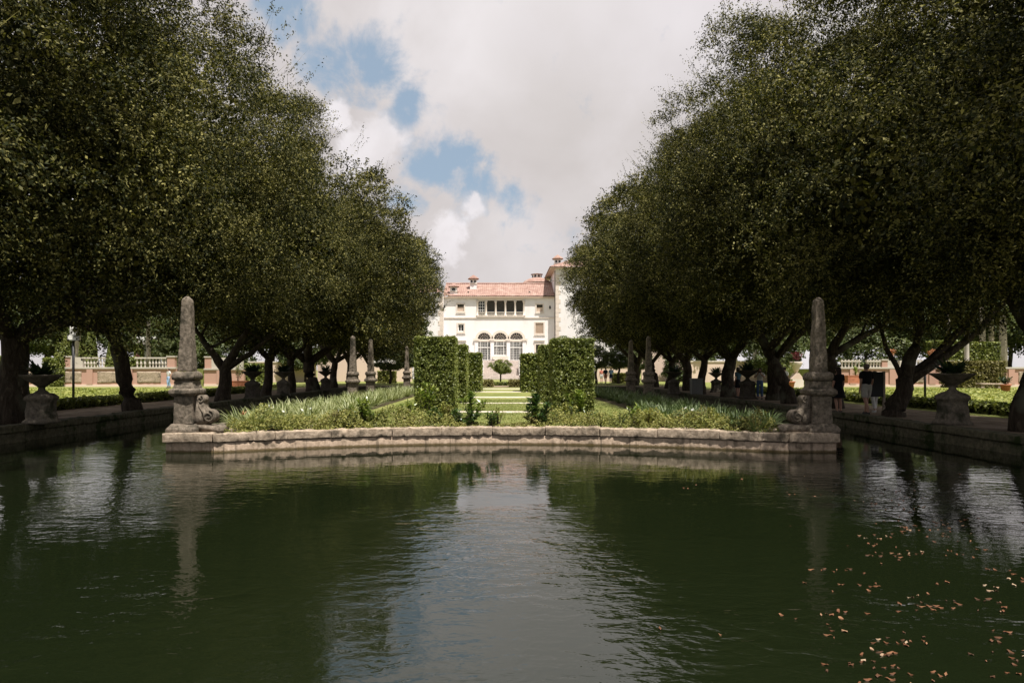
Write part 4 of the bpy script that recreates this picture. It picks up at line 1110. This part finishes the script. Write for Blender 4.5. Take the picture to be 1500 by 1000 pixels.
terrace_wall(gl(285), gl(345), WYL+2, GROUND, TOP-.1, RAIL, [(gl(286), gl(296), 'p'), (gl(296), gl(343), 's')], 'pink wall section seen between trunks right of the left obelisk', 2)
terrace_wall(gl(1225), 62, WYL, GROUND, TOP, RAIL-.3, [(gl(1232), gl(1262), 'b'), (gl(1270), gl(1292), 'b'), (gl(1292), gl(1300), 'p'), (gl(1300), gl(1310), 's'), (gl(1318), gl(1326), 's'), (gl(1335), gl(1368), 'b'), (gl(1368), gl(1378), 'p'), (gl(1380), gl(1398), 's')], 'pink balustraded garden wall seen under the right trees behind the visitors', 3)
for x0, x1 in ((-60, gl(300)), (gl(1235), 62)):
    mb = MB(); mb.box(x0, x1, WYL+2.45, WYL+14, .1, TOP); tag(mb.build('terrace_ground', M['grass']), kind='structure')
hedge('clipped_hedge', gl(300)-.1, gl(300)+1.2, WYL+3, WYL+14, GROUND, TOP+.5, 'dark hedge flanking the terrace, seen between left trunks by the planter', 160, .26, .16, seed=29)
hedge('clipped_hedge', gl(0)-3, gl(14), 60, 62, GROUND, gz(521, 60), 'thick clipped hedge at the far left edge beyond the lawn', 260, .22, .14, seed=20)
hedge('clipped_hedge', gl(72), gl(96), 61, 61.9, GROUND, gz(524, 61), 'clipped hedge ending at the pink pier left of the balustrade', 300, .2, .13, seed=21)
hedge('clipped_hedge', gl(153), gl(197), WYL+.5, WYL+1.3, TOP, RAIL, 'low clipped hedge between two balustrade runs on the left wall', 300, .2, .13, seed=22)
hedge('clipped_hedge', gx(1412, 57), gx(1474, 57), 57, 60, GROUND, gz(529, 57), 'long clipped hedge with bare brown side beyond the right urn', 330, .2, .12, 'brown_cover', seed=23)
hedge('clipped_hedge', gx(1376, 66), gx(1416, 66), 66, 68, TOP, gz(499, 66), 'bright clipped hedge block left of the pale column on the right terrace', 300, .22, .14, seed=24)
hedge('clipped_hedge', gx(1419, 66), gx(1466, 66), 66, 68, TOP, gz(501, 66), 'bright clipped hedge block right of the pale column on the right terrace', 300, .22, .14, seed=25)
# conical clipped trees left
def cone(px, Y, z0, py_top, wpx, label, seed):
    h = gz(py_top, Y)-z0; r = wpx/1000*Y/2
    global rng
    rng = np.random.default_rng(seed); n = 7000
    tt = rng.random(n)**.8; a = rng.random(n)*6.283; rad = r*(1-.55*tt)*(.85+.2*rng.random(n))
    p = np.stack([np.cos(a)*rad, np.sin(a)*rad, .2+tt*(h-.2)], 1); nn = np.stack([np.cos(a), np.sin(a), .2+0*a], 1)+rng.normal(size=(n, 3))*.7
    V, F = leaf_arrays(p, nn, .22, .13)
    t = thing('conical_tree', (gx(px, Y), Y, z0), label, 'clipped tree', 'clipped conical trees on the left terrace')
    link('crown', mesh_np('crown', V, F), M['hedge_leaf'], t)
    c = MB(); c.lathe([(r*.7, 0), (r*.6, h*.4), (r*.3, h*.9), (.05, h*.95)], 10); c.build('trunk', M['hedge_core'], t)
cone(92, 68, TOP, 488, 24, 'clipped conical tree left of the lamp post', 1)
cone(121, 69, TOP, 500, 12, 'slim clipped tree just right of the lamp post', 2)
cone(134, 68, TOP, 488, 18, 'pale green clipped tree with rounded top right of the lamp post', 3)
cone(166, 70, TOP, 500, 22, 'dark clipped tree half behind the leaning trunk', 4)
# pale tree trunks rising from the terraces
def palm_trunk(px, Y, z0, py_top, wpx, label, head=True):
    h = gz(py_top, Y)-z0; r = wpx/2000*Y
    t = thing('palm_tree', (gx(px, Y), Y, z0), label, 'palm tree')
    MB().tube([(0, 0, -.2), (.05, 0, h*.3), (0, 0, h*.7), (.03, 0, h)], [r*1.15, r, r*.95, r*.8], 10, .08).build('trunk', M['pale_bark'], t, True)
    if head: o = link('crown', palm_me, None, t); o.location = (0, 0, h)
def palm_crown(seed, n=16, L=2.4):
    r = random.Random(seed); parts = []
    for i in range(n):
        a = i*6.283/n+r.uniform(-.2, .2); e = r.uniform(.1, 1.2); d = np.array([math.cos(a), math.sin(a)])
        k = 40; t_ = np.linspace(.12, 1, k)
        x = L*t_*math.cos(e*.7); z = L*(t_*math.sin(e)-.75*t_**2)
        c = np.stack([d[0]*x, d[1]*x, z], 1)
        for s in (-1, 1):
            out = np.stack([-d[1]*s+d[0]*.7+0*t_, d[0]*s+d[1]*.7+0*t_, -.45+0*t_], 1); l = .62*np.sin(np.pi*(t_*.85+.1))+.1
            parts.append(leaf_arrays(c+unit(out)*(l*.5)[:, None], np.tile([[0, 0, 1.0]], (k, 1))+rng.normal(size=(k, 3))*.2, l, .075, tdir=out*4, cup=0))
    V, F = join_arrays(parts); me = mesh_np('palm_crown', V, F); me.materials.append(M['palm_leaf']); return me
palm_me = palm_crown(4)
palm_trunk(217, 66, TOP, 470, 6, 'pale slim palm trunk before the white pavilion on the left')
palm_trunk(114, 72, TOP, 470, 8, 'pale slim palm trunk behind the lamp post on the left')
palm_trunk(1389, 70, TOP, 440, 5, 'thin pale palm trunk left of the hedge blocks on the right', False)
palm_trunk(1439, 72, TOP, 450, 8, 'first of three mottled palm trunks above the right hedge block')
palm_trunk(1452, 74, TOP, 455, 7, 'middle of three mottled palm trunks above the right hedge block')
palm_trunk(1469, 71, TOP, 460, 10, 'thickest pale palm trunk near the right edge above the hedge')
t = thing('stone_column', (gx(1416, 64.5), 64.5, TOP), 'slender white stone column between two hedge blocks on the right terrace', 'column')
h = gz(479, 64.5)-TOP
MB().box(-.28, .28, -.28, .28, -.1, .35).build('base', M['balu'], t); MB().lathe([(.23, .35), (.21, .6), (.19, h-.3), (.25, h-.2)], 14).build('shaft', M['balu'], t, True); MB().lathe([(.14, h-.2), (.2, h-.05), (.14, h+.1), (.02, h+.2)], 12).build('finial', M['balu'], t, True)
# palm by the villa
palm_big = palm_crown(9, 26, 4.4)
t = thing('palm_tree', (gx(838, 104), 104, GROUND), 'bushy palm at the right of the villa, beside the tower', 'palm tree')
MB().tube([(0, 0, 0), (.1, 0, 3), (0, 0, 5.6)], [.3, .22, .2], 10, .1).build('trunk', M['pale_bark'], t, True)
o = link('crown', palm_big, None, t); o.location = (0, 0, 5.6)
o = link('crown', palm_big, None, t); o.location = (.6, -1, 3.4); o.scale = (.8, .8, .8); o.rotation_euler = (0, 0, 1)
# white pavilion left
pv = thing('pavilion', (0, 80, 0), 'white pavilion with roof terrace and ivy on its pillars, far left', 'building')
g8 = lambda px: gx(px, 80); z8 = lambda py: gz(py, 80)
MB().box(g8(198), g8(256), 0, 6, .1, z8(505)).build('wall', M['stucco'], pv)
for a, b in ((212, 221), (233, 246)):
    MB().box(g8(a), g8(b), -.03, -.003, z8(526), z8(509)).build('doorway', M['white'], pv)
MB().box(g8(197), g8(257), -.4, 6, z8(505)+.002, z8(501)).build('cornice', M['balu'], pv)
MB().box(g8(197), g8(257), -.3, 0, z8(501)+.002, z8(493)).build('parapet', M['white'], pv)
for a in (228, 243): MB().box(g8(a), g8(a)+.25, -.33, -.302, z8(500), z8(496)).build('parapet_slot', M['iron'], pv)
for i, a in enumerate((206, 227)):
    hedge('ivy', g8(a)-.45, g8(a)+.45, 79.3, 79.95, 1.9, z8(504), 'ivy covering the %s pillar of the white pavilion' % ('left' if i == 0 else 'right'), 200, .24, .16, 'hedge_leaf', 60+i)
bgtree(gx(246, 75), 75, 3.6, 'small round leafed shrub in front of the white pavilion', .42, TOP, seed=5, name='leafy_shrub', cat='shrub')
# potted plants and clay pots
def pot(px, Y, z, r, h, label, plabel, seed, m='shrub_bright', square=False, ph=.8, pm=None):
    t = thing('flower_pot', (gx(px, Y), Y, z), label, 'pot')
    if square: MB().box(-r*1.6, r*1.6, -r*.6, r*.6, 0, h).build('box', M['terracotta'], t); MB().box(-r*1.65, r*1.65, -r*.65, r*.65, h+.001, h+.06).build('rim', M['terracotta'], t)
    else: MB().lathe([(r*.7, 0), (r*.95, h*.85), (r*1.08, h*.86), (r*1.08, h), (r*.9, h), (r*.85, h*.8)], 16).build('pot_body', M['terracotta'], t, True)
    s = shrub('potted_plant', px, Y, ph, r*1.5, 160, .26, m, plabel, seed, 7, z+h*.9)
    return t
pot(1473, 47, GROUND, .32, .55, 'terracotta pot at the right edge half behind the thick trunk', 'spiky plant in the terracotta pot at the right edge', 201, 'dark_plant', ph=.5)
pot(1157, 56, GROUND, .4, .6, 'round terracotta pot between two right trunks on the lawn', 'grey green bush in the terracotta pot between two right trunks', 202, 'spider_leaf', ph=1.7)
pot(348, 55, GROUND, .55, .6, 'rectangular terracotta planter seen between the left trunks', 'loose grey green bush in the rectangular planter on the left', 203, 'spider_leaf', True, ph=1.5)
pot(1253, 59, GROUND+.4, .5, .6, 'clay planter against the pink wall behind the walking couple', 'yellow green plant in the clay planter against the pink wall', 204, 'shrub_bright', True, ph=.8)
for px_, Y in ((1306, 62.3), (1364, 62.3), (1376, 62.3)):
    s = shrub('flowering_plant', px_, Y, .9, .7, 220, .28, 'orange_flower', {1306: 'orange flowering plant on the pink pier behind the forked trunk', 1364: 'orange flowering plant above the balustrade left of the urn', 1376: 'orange flowering plant on the pier nearest the right urn'}[px_], int(px_), 8, RAIL-.3)
bgtree(gx(1265, 68), 68, 3.4, 'spreading yellow green bush behind the right balustrade', .75, TOP, seed=6, name='leafy_shrub', cat='shrub', slim=1.2)
# stone bench slab on the right lawn
t = thing('stone_bench', (gx(1450, 53), 53, GROUND), 'low stone bench slab on the sunny lawn at the right', 'bench')
me = MB().box(-.95, .95, -.25, .25, .38, .5).mesh('seat'); erode(me, 2, .02, 3, 1); link('seat', me, M['coping'], t)
for s in (-.7, .6): MB().box(s-.1, s+.15, -.2, .2, 0, .378).build('leg', M['coping'], t)
# tiered stone fountain piece between right trunks
t = thing('stone_pedestal', (gx(1166, 58), 58, GROUND), 'pale carved stone pedestal with flowers between two right trunks', 'pedestal')
t.scale = (.85, .85, .85); MB().box(-.55, .55, -.5, .5, 0, .9).build('block', M['trim'], t); mb = MB(); mb.prism([(-.6, .9), (.6, .9), (.1, 1.5), (-.1, 1.5)], -.5, .5); mb.build('cap', M['palepink'], t)
MB().lathe([(.15, 1.5), (.3, 1.9), (.55, 2.3), (.60, 2.55), (.60, 2.62)], 16).build('basin', M['quoin'], t, True)
shrub('flowering_plant', 1166, 58, .8, .7, 160, .25, 'red_leaf', 'dark red plant growing in the carved pedestal basin on the right', 77, 7, GROUND+2.2)

# garden walls at the back
def backwall(x0, x1, y, z1, m, label, finial=None):
    t = thing('garden_wall', (0, y, 0), label, 'garden wall')
    MB().box(x0, x1, 0, .5, .1, z1).build('wall_body', M[m], t); MB().box(x0-.05, x1+.05, -.1, .6, z1+.002, z1+.15).build('coping', M['trim'], t)
    for f in (finial or []):
        MB().lathe([(.45, z1+.15), (.4, z1+.4), (.2, z1+.6), (.35, z1+.9), (.05, z1+1.5)], 12, (f, .2, 0)).build('finial', M['trim'], t, True)
backwall(gx(545, 88), gx(603, 88), 88, gz(533, 88), 'palepink', 'sunny pale wall left of the clipped hedges')
backwall(gx(872, 88), gx(935, 88), 88, gz(537, 88), 'palepink', 'sunny pale wall behind the small group in blue shirts')
backwall(gx(465, 90), gx(540, 90), 90, gz(508, 90), 'palepink', 'tall pale pink wall seen between the far left trunks')
backwall(gx(940, 92), gx(1012, 92), 92, gz(512, 92), 'palepink', 'tall beige wall seen between the far right trunks')
backwall(gx(1012, 84), gx(1165, 84), 84, gz(530, 84), 'palepink', 'long pale wall with stone finials behind the visitors and urns', [gx(1108, 84), gx(1076, 84)])
backwall(gx(335, 84), gx(462, 84), 84, gz(531, 84), 'palepink', 'long pale wall behind the left trunks and urns')
hedge('low_hedge', gx(553, 78), gx(577, 78), 78, 80, GROUND, gz(544, 78), 'low rounded hedge in front of the sunny wall on the left', 200, .25, .16, 'cover_leaf', 31)
hedge('low_hedge', gx(900, 78), gx(935, 78), 78, 80, GROUND, gz(547, 78), 'low yellow green hedge in front of the sunny wall on the right', 200, .25, .16, 'cover_leaf', 32)
# small umbrella trees before the back walls
for i, (px_, Y, pt, wd, lab) in enumerate(((571, 74, 514, 44, 'small dark spreading tree before the sunny left wall'), (597, 78, 512, 30, 'small spreading tree partly behind the tall left hedge'),
                                            (873, 74, 510, 40, 'small spreading tree just right of the tall right hedge'), (906, 76, 512, 40, 'small spreading tree above the group in blue shirts'), (936, 80, 515, 36, 'small spreading tree behind the far right obelisks'))):
    t = thing('umbrella_tree', (gx(px_, Y), Y, GROUND), lab, 'tree', 'small spreading trees before the back wall')
    h = gz(pt, Y)-GROUND
    trunk_mb((0, 0, 0), .14, h*.45, (.1, 0), [(1, .3, h*.3, .6), (-1, .2, h*.3, .6), (0, -1, h*.3, .6)], i).build('trunk', M['bark'], t, True)
    o = link('crown', bg_crowns[i % 2], None, t); k = wd/1000*Y/2/4.2; o.scale = (k*1.15, k*1.15, .36); o.location = (0, 0, h-1.1)
# long bushes / tree backdrop
spots = [(-52, 78, 9), (-44, 84, 11), (-36, 78, 8), (-30, 90, 12), (-47, 98, 14), (-24, 84, 6.5), (-60, 90, 13), (-20, 97, 9), (-38, 104, 13), (-66, 74, 10),
         (52, 80, 10), (44, 86, 12), (58, 92, 13), (36, 92, 11), (64, 80, 11), (30, 98, 10), (25, 102, 11), (46, 100, 14), (70, 94, 14), (21, 108, 13), (-16, 106, 10), (24, 88, 5), (33, 82, 6), (-31, 74, 5)]
for i, (x, y, h) in enumerate(spots):
    side = 'left' if x < 0 else 'right'
    s = h/9.0
    hs = 'low' if h < 7 else 'tall' if h > 11.5 else 'middle sized'; dp = 'just behind' if y < 85 else 'far behind'; ps = 'near the villa' if abs(x) < 27 else 'towards the picture edge' if abs(x) > 48 else 'half way out'
    bgtree(x, y, h, '%s broad leafed tree %s the %s garden wall, %s' % (hs, dp, side, ps), max(.8, s), seed=i+50, group='trees beyond the %s garden walls' % side, slim=1.15)
for i in range(7):
    for s in (-1, 1):
        x = s*(88+i*9); bgtree(x, 70-i*9+(s > 0)*3, 9+i % 3*2, 'broad leafed tree in the green mass beyond the %s garden walls' % ('left' if s < 0 else 'right'), 1.2, seed=80+i, group='trees beyond the %s garden walls' % ('left' if s < 0 else 'right'), slim=1.3)
# the bushy parterre on both sides
def h_par(a, b):
    s = abs(a)
    if s < 16.9 or s > 46: return 0
    v = noise.noise(Vector((a*.35, b*.5, 2)))
    row = .5+.5*math.sin(b*.9+.2*math.sin(a*.4))
    edge = .38 if s < 17.9 else 0
    return max(edge, .05+.09*row+.12*v)
for s, lab in ((-1, 'left'), (1, 'right')):
    x0, x1 = (-46, -16.9) if s < 0 else (16.9, 46)
    o = cover('parterre_planting', (x0, x1, 14, 54), h_par, 105000, .17, .10, 'parterre_leaf', 300+s, label='low sunny parterre planting on the %s lawn beyond the path' % lab, cat='ground cover')
    o.location = (0, 0, GROUND)
    hedge('low_hedge', (-17.6 if s < 0 else 17.0), (-17.0 if s < 0 else 17.6), 14, 50, GROUND, GROUND+.42, 'long low clipped hedge edging the %s path' % lab, 350, .12, .08, 'hedge_leaf', 40+s)

# ------------------------------------------------------------------ lamp posts, board, box
def lamp(px, Y, py_top, label, head=True):
    t = thing('lamp_post', (gx(px, Y), Y, GROUND), label, 'lamp post'); h = gz(py_top, Y)-GROUND
    MB().tube([(0, 0, 0), (0, 0, h)], .055, 10).build('post', M['iron'], t, True); MB().lathe([(.11, 0), (.11, .1), (.06, .15)], 10).build('base', M['iron'], t)
    if head:
        MB().box(-.20, .20, -.14, .14, h-.06, h+.24).build('floodlight', M['grey'], t); MB().box(-.09, .09, -.12, .12, h+.242, h+.62).build('control_box', M['white'], t)
        MB().box(-.15, .05, -.16, -.142, h-.02, h+.2).build('lens', M['white'], t)
lamp(107.5, 32, 497, 'slim dark lamp post with grey light box on the left lawn'); lamp(1355, 34, 526, 'slim dark post on the right lawn beside the urn', False)
t = thing('notice_board', (gx(1284, 24.2), 24.2, GROUND), 'black square notice board on a post beside the walking man', 'notice board')
z0 = gz(581, 24.2)-GROUND; z1 = gz(544.5, 24.2)-GROUND
MB().box(-.20, .22, -.03, .03, z0, z1).build('panel', M['black'], t); MB().box(.222, .29, -.045, .045, 0, z1+.02).build('post', M['post'], t); MB().box(-.20, .22, .031, .05, z0+.1, z0+.16).build('batten', M['post'], t)
t = thing('utility_box', (gx(1020, 41), 41, GROUND), 'grey metal utility box between the right trunks', 'utility box')
MB().box(-.32, .32, -.25, .25, 0, .98).build('cabinet', M['grey'], t); MB().box(-.34, .34, -.27, .27, .982, 1.04).build('lid', M['grey'], t); MB().box(-.28, -.02, -.265, -.252, .1, .9).build('door', M['grey'], t); MB().box(.0, .28, -.265, -.252, .1, .9).build('door', M['grey'], t)

# ------------------------------------------------------------------ people
def skinmesh(name, J, E, m, parent, root, k=1.0, sub=2, grow=0.0):
    names = list(J); idx = {n: i for i, n in enumerate(names)}
    used = sorted({a for e in E for a in e}, key=lambda a: idx[a]); idx = {n: i for i, n in enumerate(used)}
    me = bpy.data.meshes.new(name); me.from_pydata([J[n][0] for n in used], [(idx[a], idx[b]) for a, b in E], [])
    o = bpy.data.objects.new(name, me); C.objects.link(o); o.parent = parent; me.materials.append(m)
    o.modifiers.new('Skin', 'SKIN').use_smooth_shade = True
    sl = me.skin_vertices[0].data if me.skin_vertices else None
    if sl is None:
        bm = bmesh.new(); bm.from_mesh(me); bm.verts.layers.skin.verify(); bm.to_mesh(me); bm.free(); sl = me.skin_vertices[0].data
    for n in used:
        r = J[n][1]*k+grow; ry = r*(J[n][2] if len(J[n]) > 2 else 1)
        sl[idx[n]].radius = (r, ry); sl[idx[n]].use_root = (n == root)
    s = o.modifiers.new('Subd', 'SUBSURF'); s.levels = sub; s.render_levels = sub
    return o
SK = simple('skin', (0.42, 0.24, 0.17), 0.6, 0.3, 20, .08); HR = simple('dark_hair', (0.03, 0.02, 0.015), 0.7); HG = simple('grey_hair', (0.16, 0.13, 0.11), 0.8)
SHOE = simple('shoe', (0.04, 0.04, 0.045), 0.6); SHW = simple('white_shoe', (0.6, 0.6, 0.6), 0.6)
def person(px, Y, H, rz, label, top, bottom, hair=HR, pose='walk', dress=False, longhair=False, shoe=SHOE, long_trousers=False, loc=None):
    x = gx(px, Y) if loc is None else loc[0]
    t = thing('person', (x, Y, GROUND if loc is None else loc[1]), label, 'person', None, rz)
    k = H/1.75; t.scale = (k, k, k)
    fem = dress or longhair; sh = .165 if fem else .19
    J = dict(pelvis=((0, 0, .96), .145, .8), waist=((0, 0, 1.12), .125 if fem else .14, .75), chest=((0, 0, 1.32), .15 if fem else .17, .7), collar=((0, 0, 1.45), .085), neck=((0, .005, 1.50), .052),
             jaw=((0, .02, 1.575), .066), head=((0, .02, 1.65), .088), crown=((0, .005, 1.715), .06), nose=((0, .115, 1.632), .014))
    step = {'walk': .22, 'stand': .03, 'camera': .03, 'sit': .03}[pose]
    for s, n in ((-1, 'l'), (1, 'r')):
        J['sh'+n] = ((s*sh, 0, 1.42), .06)
        if pose == 'camera':
            J['el'+n] = ((s*(sh+.10), .12, 1.20), .044); J['wr'+n] = ((s*.07, .26, 1.42), .03); J['pa'+n] = ((s*.05, .29, 1.49), .033); up = Vector((-s*.2, .15, 1)); side = Vector((0, 1, 0))
        else:
            sw = s*step*.45
            J['el'+n] = ((s*(sh+.055), sw*.5-.02, 1.14), .042); J['wr'+n] = ((s*(sh+.07), sw+.06, .90), .028); J['pa'+n] = ((s*(sh+.07), sw+.075, .82), .034); up = Vector((0, .12, -1)); side = Vector((0, 1, 0))
        pa = Vector(J['pa'+n][0]); up.normalize()
        for fi, (off, ln) in enumerate(((-.026, .062), (-.009, .075), (.009, .078), (.026, .070))):
            J['f%d'%fi+n] = (tuple(pa+up*(.035)+side*off), .010); J['g%d'%fi+n] = (tuple(pa+up*(.035+ln*.6)+side*off*1.15+Vector((-s*.008, 0, 0))), .0085); J['h%d'%fi+n] = (tuple(pa+up*(.03+ln)+side*off*1.1+Vector((-s*.022, 0, 0))), .007)
        J['t0'+n] = (tuple(pa+side*.035+up*.0), .011); J['t1'+n] = (tuple(pa+side*.052+up*.045), .008)
        f = s*step
        J['hip'+n] = ((s*.095, 0, .90), .098); J['kn'+n] = ((s*.10, f*.5+.03, .50), .06); J['calf'+n] = ((s*.10, f*.75-.02, .34), .058); J['an'+n] = ((s*.10, f-.03, .09), .038); J['he'+n] = ((s*.10, f-.06, .04), .036); J['toe'+n] = ((s*.115, f+.13, .032), .032)
    E = [('pelvis', 'waist'), ('waist', 'chest'), ('chest', 'collar'), ('collar', 'neck'), ('neck', 'jaw'), ('jaw', 'head'), ('head', 'crown'), ('head', 'nose')]
    TE = [('pelvis', 'waist'), ('waist', 'chest'), ('chest', 'collar')]; BE = [('waist', 'pelvis')]
    for n in 'lr':
        E += [('collar', 'sh'+n), ('sh'+n, 'el'+n), ('el'+n, 'wr'+n), ('wr'+n, 'pa'+n), ('pa'+n, 't0'+n), ('t0'+n, 't1'+n), ('pelvis', 'hip'+n), ('hip'+n, 'kn'+n), ('kn'+n, 'calf'+n), ('calf'+n, 'an'+n), ('an'+n, 'he'+n), ('he'+n, 'toe'+n)]
        for i in range(4): E += [('pa'+n, 'f%d'%i+n), ('f%d'%i+n, 'g%d'%i+n), ('g%d'%i+n, 'h%d'%i+n)]
        up_ = Vector(J['sh'+n][0]).lerp(Vector(J['el'+n][0]), .75); J['sl'+n] = (tuple(up_), .05)
        TE += [('collar', 'sh'+n), ('sh'+n, 'sl'+n)]
        kn = Vector(J['kn'+n][0]); hp = Vector(J['hip'+n][0])
        J['hem'+n] = (tuple(hp.lerp(kn, .88)), .088); J['cuff'+n] = (tuple(Vector(J['an'+n][0])+Vector((0, 0, .04))), .055)
        if long_trousers: BE += [('pelvis', 'hip'+n), ('hip'+n, 'kn'+n), ('kn'+n, 'calf'+n), ('calf'+n, 'cuff'+n)]
        else: BE += [('pelvis', 'hip'+n), ('hip'+n, 'hem'+n)]
    far = Y > 60
    skinmesh('body', J, E, SK, t, 'pelvis', sub=1 if far else 2)
    skinmesh('shirt' if not dress else 'bodice', J, TE, top, t, 'chest', 1.06, 1 if far else 2, .018)
    if dress:
        mb = MB(); mb.lathe([(.14, 1.16), (.17, 1.0), (.21, .8), (.25, .60), (.255, .575), (.2, .58)], 20); mb.build('skirt', bottom, t, True)
    else: skinmesh('trousers' if long_trousers else 'shorts', J, BE, bottom, t, 'pelvis', 1.04, 1 if far else 2, .015)
    mb = MB(); mb.lathe([(.005, .085), (.05, .078), (.086, .045), (.098, .0), (.094, -.05), (.07, -.09)], 16, (0, -.012, 1.665)); 
    if longhair: mb.rings([[(.085*math.cos(a)*w_, -.05+.045*math.sin(a), z) for a in [k*math.pi/5 for k in range(10)]] for w_, z in ((1, 1.68), (1.15, 1.55), (1.2, 1.42), (.8, 1.32))])
    mb.build('hair', hair, t, True)
    for s in (-1, 1):
        e = MB(); e.lathe([(.001, -.011), (.010, 0), (.001, .011)], 8, (s*.032, .092, 1.655)); e.build('eye', SHOE, t)
        e = MB(); e.lathe([(.004, -.028), (.014, .0), (.004, .028)], 8, (s*.093, .01, 1.64)); e.build('ear', SK, t, True)
    e = MB(); e.box(-.022, .022, .088, .1, 1.588, 1.594); e.build('mouth', simple('lips', (.3, .1, .09)), t)
    for n in 'lr':
        a = Vector(J['he'+n][0]); b = Vector(J['toe'+n][0]); mb = MB()
        mb.rings([[(p.x-w_, p.y, .0), (p.x+w_, p.y, .0), (p.x+w_*.8, p.y, hh), (p.x-w_*.8, p.y, hh)] for p, w_, hh in ((a+Vector((0, -.03, 0)), .035, .09), (a.lerp(b, .35), .045, .095), (a.lerp(b, .75), .05, .065), (b+Vector((0, .03, 0)), .03, .035))])
        mb.build('shoe', shoe, t)
    return t
BLK = cloth('black_cloth', (0.012, 0.012, 0.014)); KHA = cloth('pale_khaki_cloth', (0.42, 0.40, 0.36)); DEN = cloth('blue_denim', (0.07, 0.12, 0.22)); WHT = cloth('white_cloth', (0.62, 0.60, 0.57))
NAV = cloth('navy_cloth', (0.03, 0.045, 0.09)); LBL = cloth('light_blue_cloth', (0.33, 0.48, 0.72)); RED = cloth('coral_cloth', (0.6, 0.22, 0.16)); TEA = cloth('teal_cloth', (0.06, 0.13, 0.17)); BRN = cloth('brown_cloth', (0.16, 0.06, 0.05))
person(1269, 23.8, 1.77, .1, 'man in black tee and pale shorts walking away beside the black board', BLK, KHA, HG, 'walk')
person(1281, 25.2, 1.52, -.1, 'person half hidden behind the black board, pale trousers and white shoes', BLK, WHT, HG, 'walk', long_trousers=True, shoe=SHW)
person(1228, 24.6, 1.66, .2, 'woman in a short black dress just right of the right obelisk', BLK, BLK, HR, 'stand', dress=True, longhair=True)
person(1113, 36.0, 1.66, math.pi*.85, 'woman in white top and blue jeans raising a camera beside the urn', WHT, DEN, HR, 'camera', longhair=True, long_trousers=True)
person(1081, 37.6, 1.70, .6, 'person with long dark hair and teal top standing behind the urn', TEA, BLK, HR, 'stand', longhair=True)
person(1149, 39.5, 1.72, .3, 'person in blue jeans almost hidden by the straight trunk', WHT, DEN, HR, 'stand', long_trousers=True)
person(887, 76, 1.76, .1, 'man in navy tee and pinkish shorts in the small distant group', NAV, RED, HR, 'walk')
person(895, 75, 1.78, -.1, 'person in light blue tee in the small distant group', LBL, NAV, HR, 'walk')
person(881, 79, 1.70, .3, 'person in coral top at the left of the small distant group', RED, WHT, HR, 'stand')
person(247, 58, 1.66, 2.6, 'person in white and light blue by the pink wall left of the obelisk', WHT, LBL, HR, 'stand', long_trousers=True)
person(201, 64.6, 1.5, 3.1, 'person in reddish brown on the terrace above the left balustrade', BRN, BRN, HR, 'stand', loc=(gx(201, 64.6), TOP))
# camera held by the woman in jeans
t = thing('hand_camera', (gx(1113, 36.0)-.12, 35.73, GROUND+1.40), 'small black camera held up by the woman in jeans', 'camera')
MB().box(-.06, .06, -.03, .03, 0, .08).build('camera_body', M['black'], t)
b = MB().lathe([(.03, 0), (.03, .06)], 12).build('lens', M['black'], t); b.rotation_euler = (R(90), 0, 0); b.location = (0, -.03, .04)

# ------------------------------------------------------------------ fallen leaves floating on the right of the pond
lv = []
for v in range(4):
    r = random.Random(v); mb = MB(); n = 7; L_ = .055; top = [(L_*(2*k/n-1), .022*math.sin(math.pi*k/n)*(1+.2*r.random()), .006*math.sin(k)) for k in range(n+1)]; bot = [(x, -y, z) for x, y, z in top[1:-1]][::-1]
    mb.add(top+bot, [tuple(range(len(top+bot)))]); lv.append(mb.mesh('floating_leaf'))
rr = random.Random(5); cnt = 0
while cnt < 290:
    if rr.random() < .78:
        px_ = rr.gauss(1330, 110); py_ = rr.uniform(715, 1040)
    else: px_, py_ = rr.uniform(960, 1500), rr.uniform(690, 1000)
    v = noise.noise(Vector((px_/90, py_/28, 3)))
    if v < .0 or px_ > 1515 or px_ < 900 or (px_ < 1200 and py_ > 730 and rr.random() < .93): continue
    Y = EYE*1000/(py_-541); X = (px_-734)/1000*Y
    if X > RB-.2 or (abs(X) < ISL+.1 and Y > front(X)-.2): continue
    o = link('floating_leaf', lv[rr.randrange(4)], M['dry_leaf']); o.location = (X, Y, .004+.002*rr.random()); o.rotation_euler = (rr.uniform(-.12, .12), rr.uniform(-.12, .12), rr.uniform(0, 6.3))
    k = rr.uniform(.22, .58); o.scale = (k, k*rr.uniform(.7, 1.3), 1)
    tag(o, 'dry brown leaf floating on the dark water at the right of the pond', 'leaf', 'dry leaves floating on the right of the pond'); cnt += 1
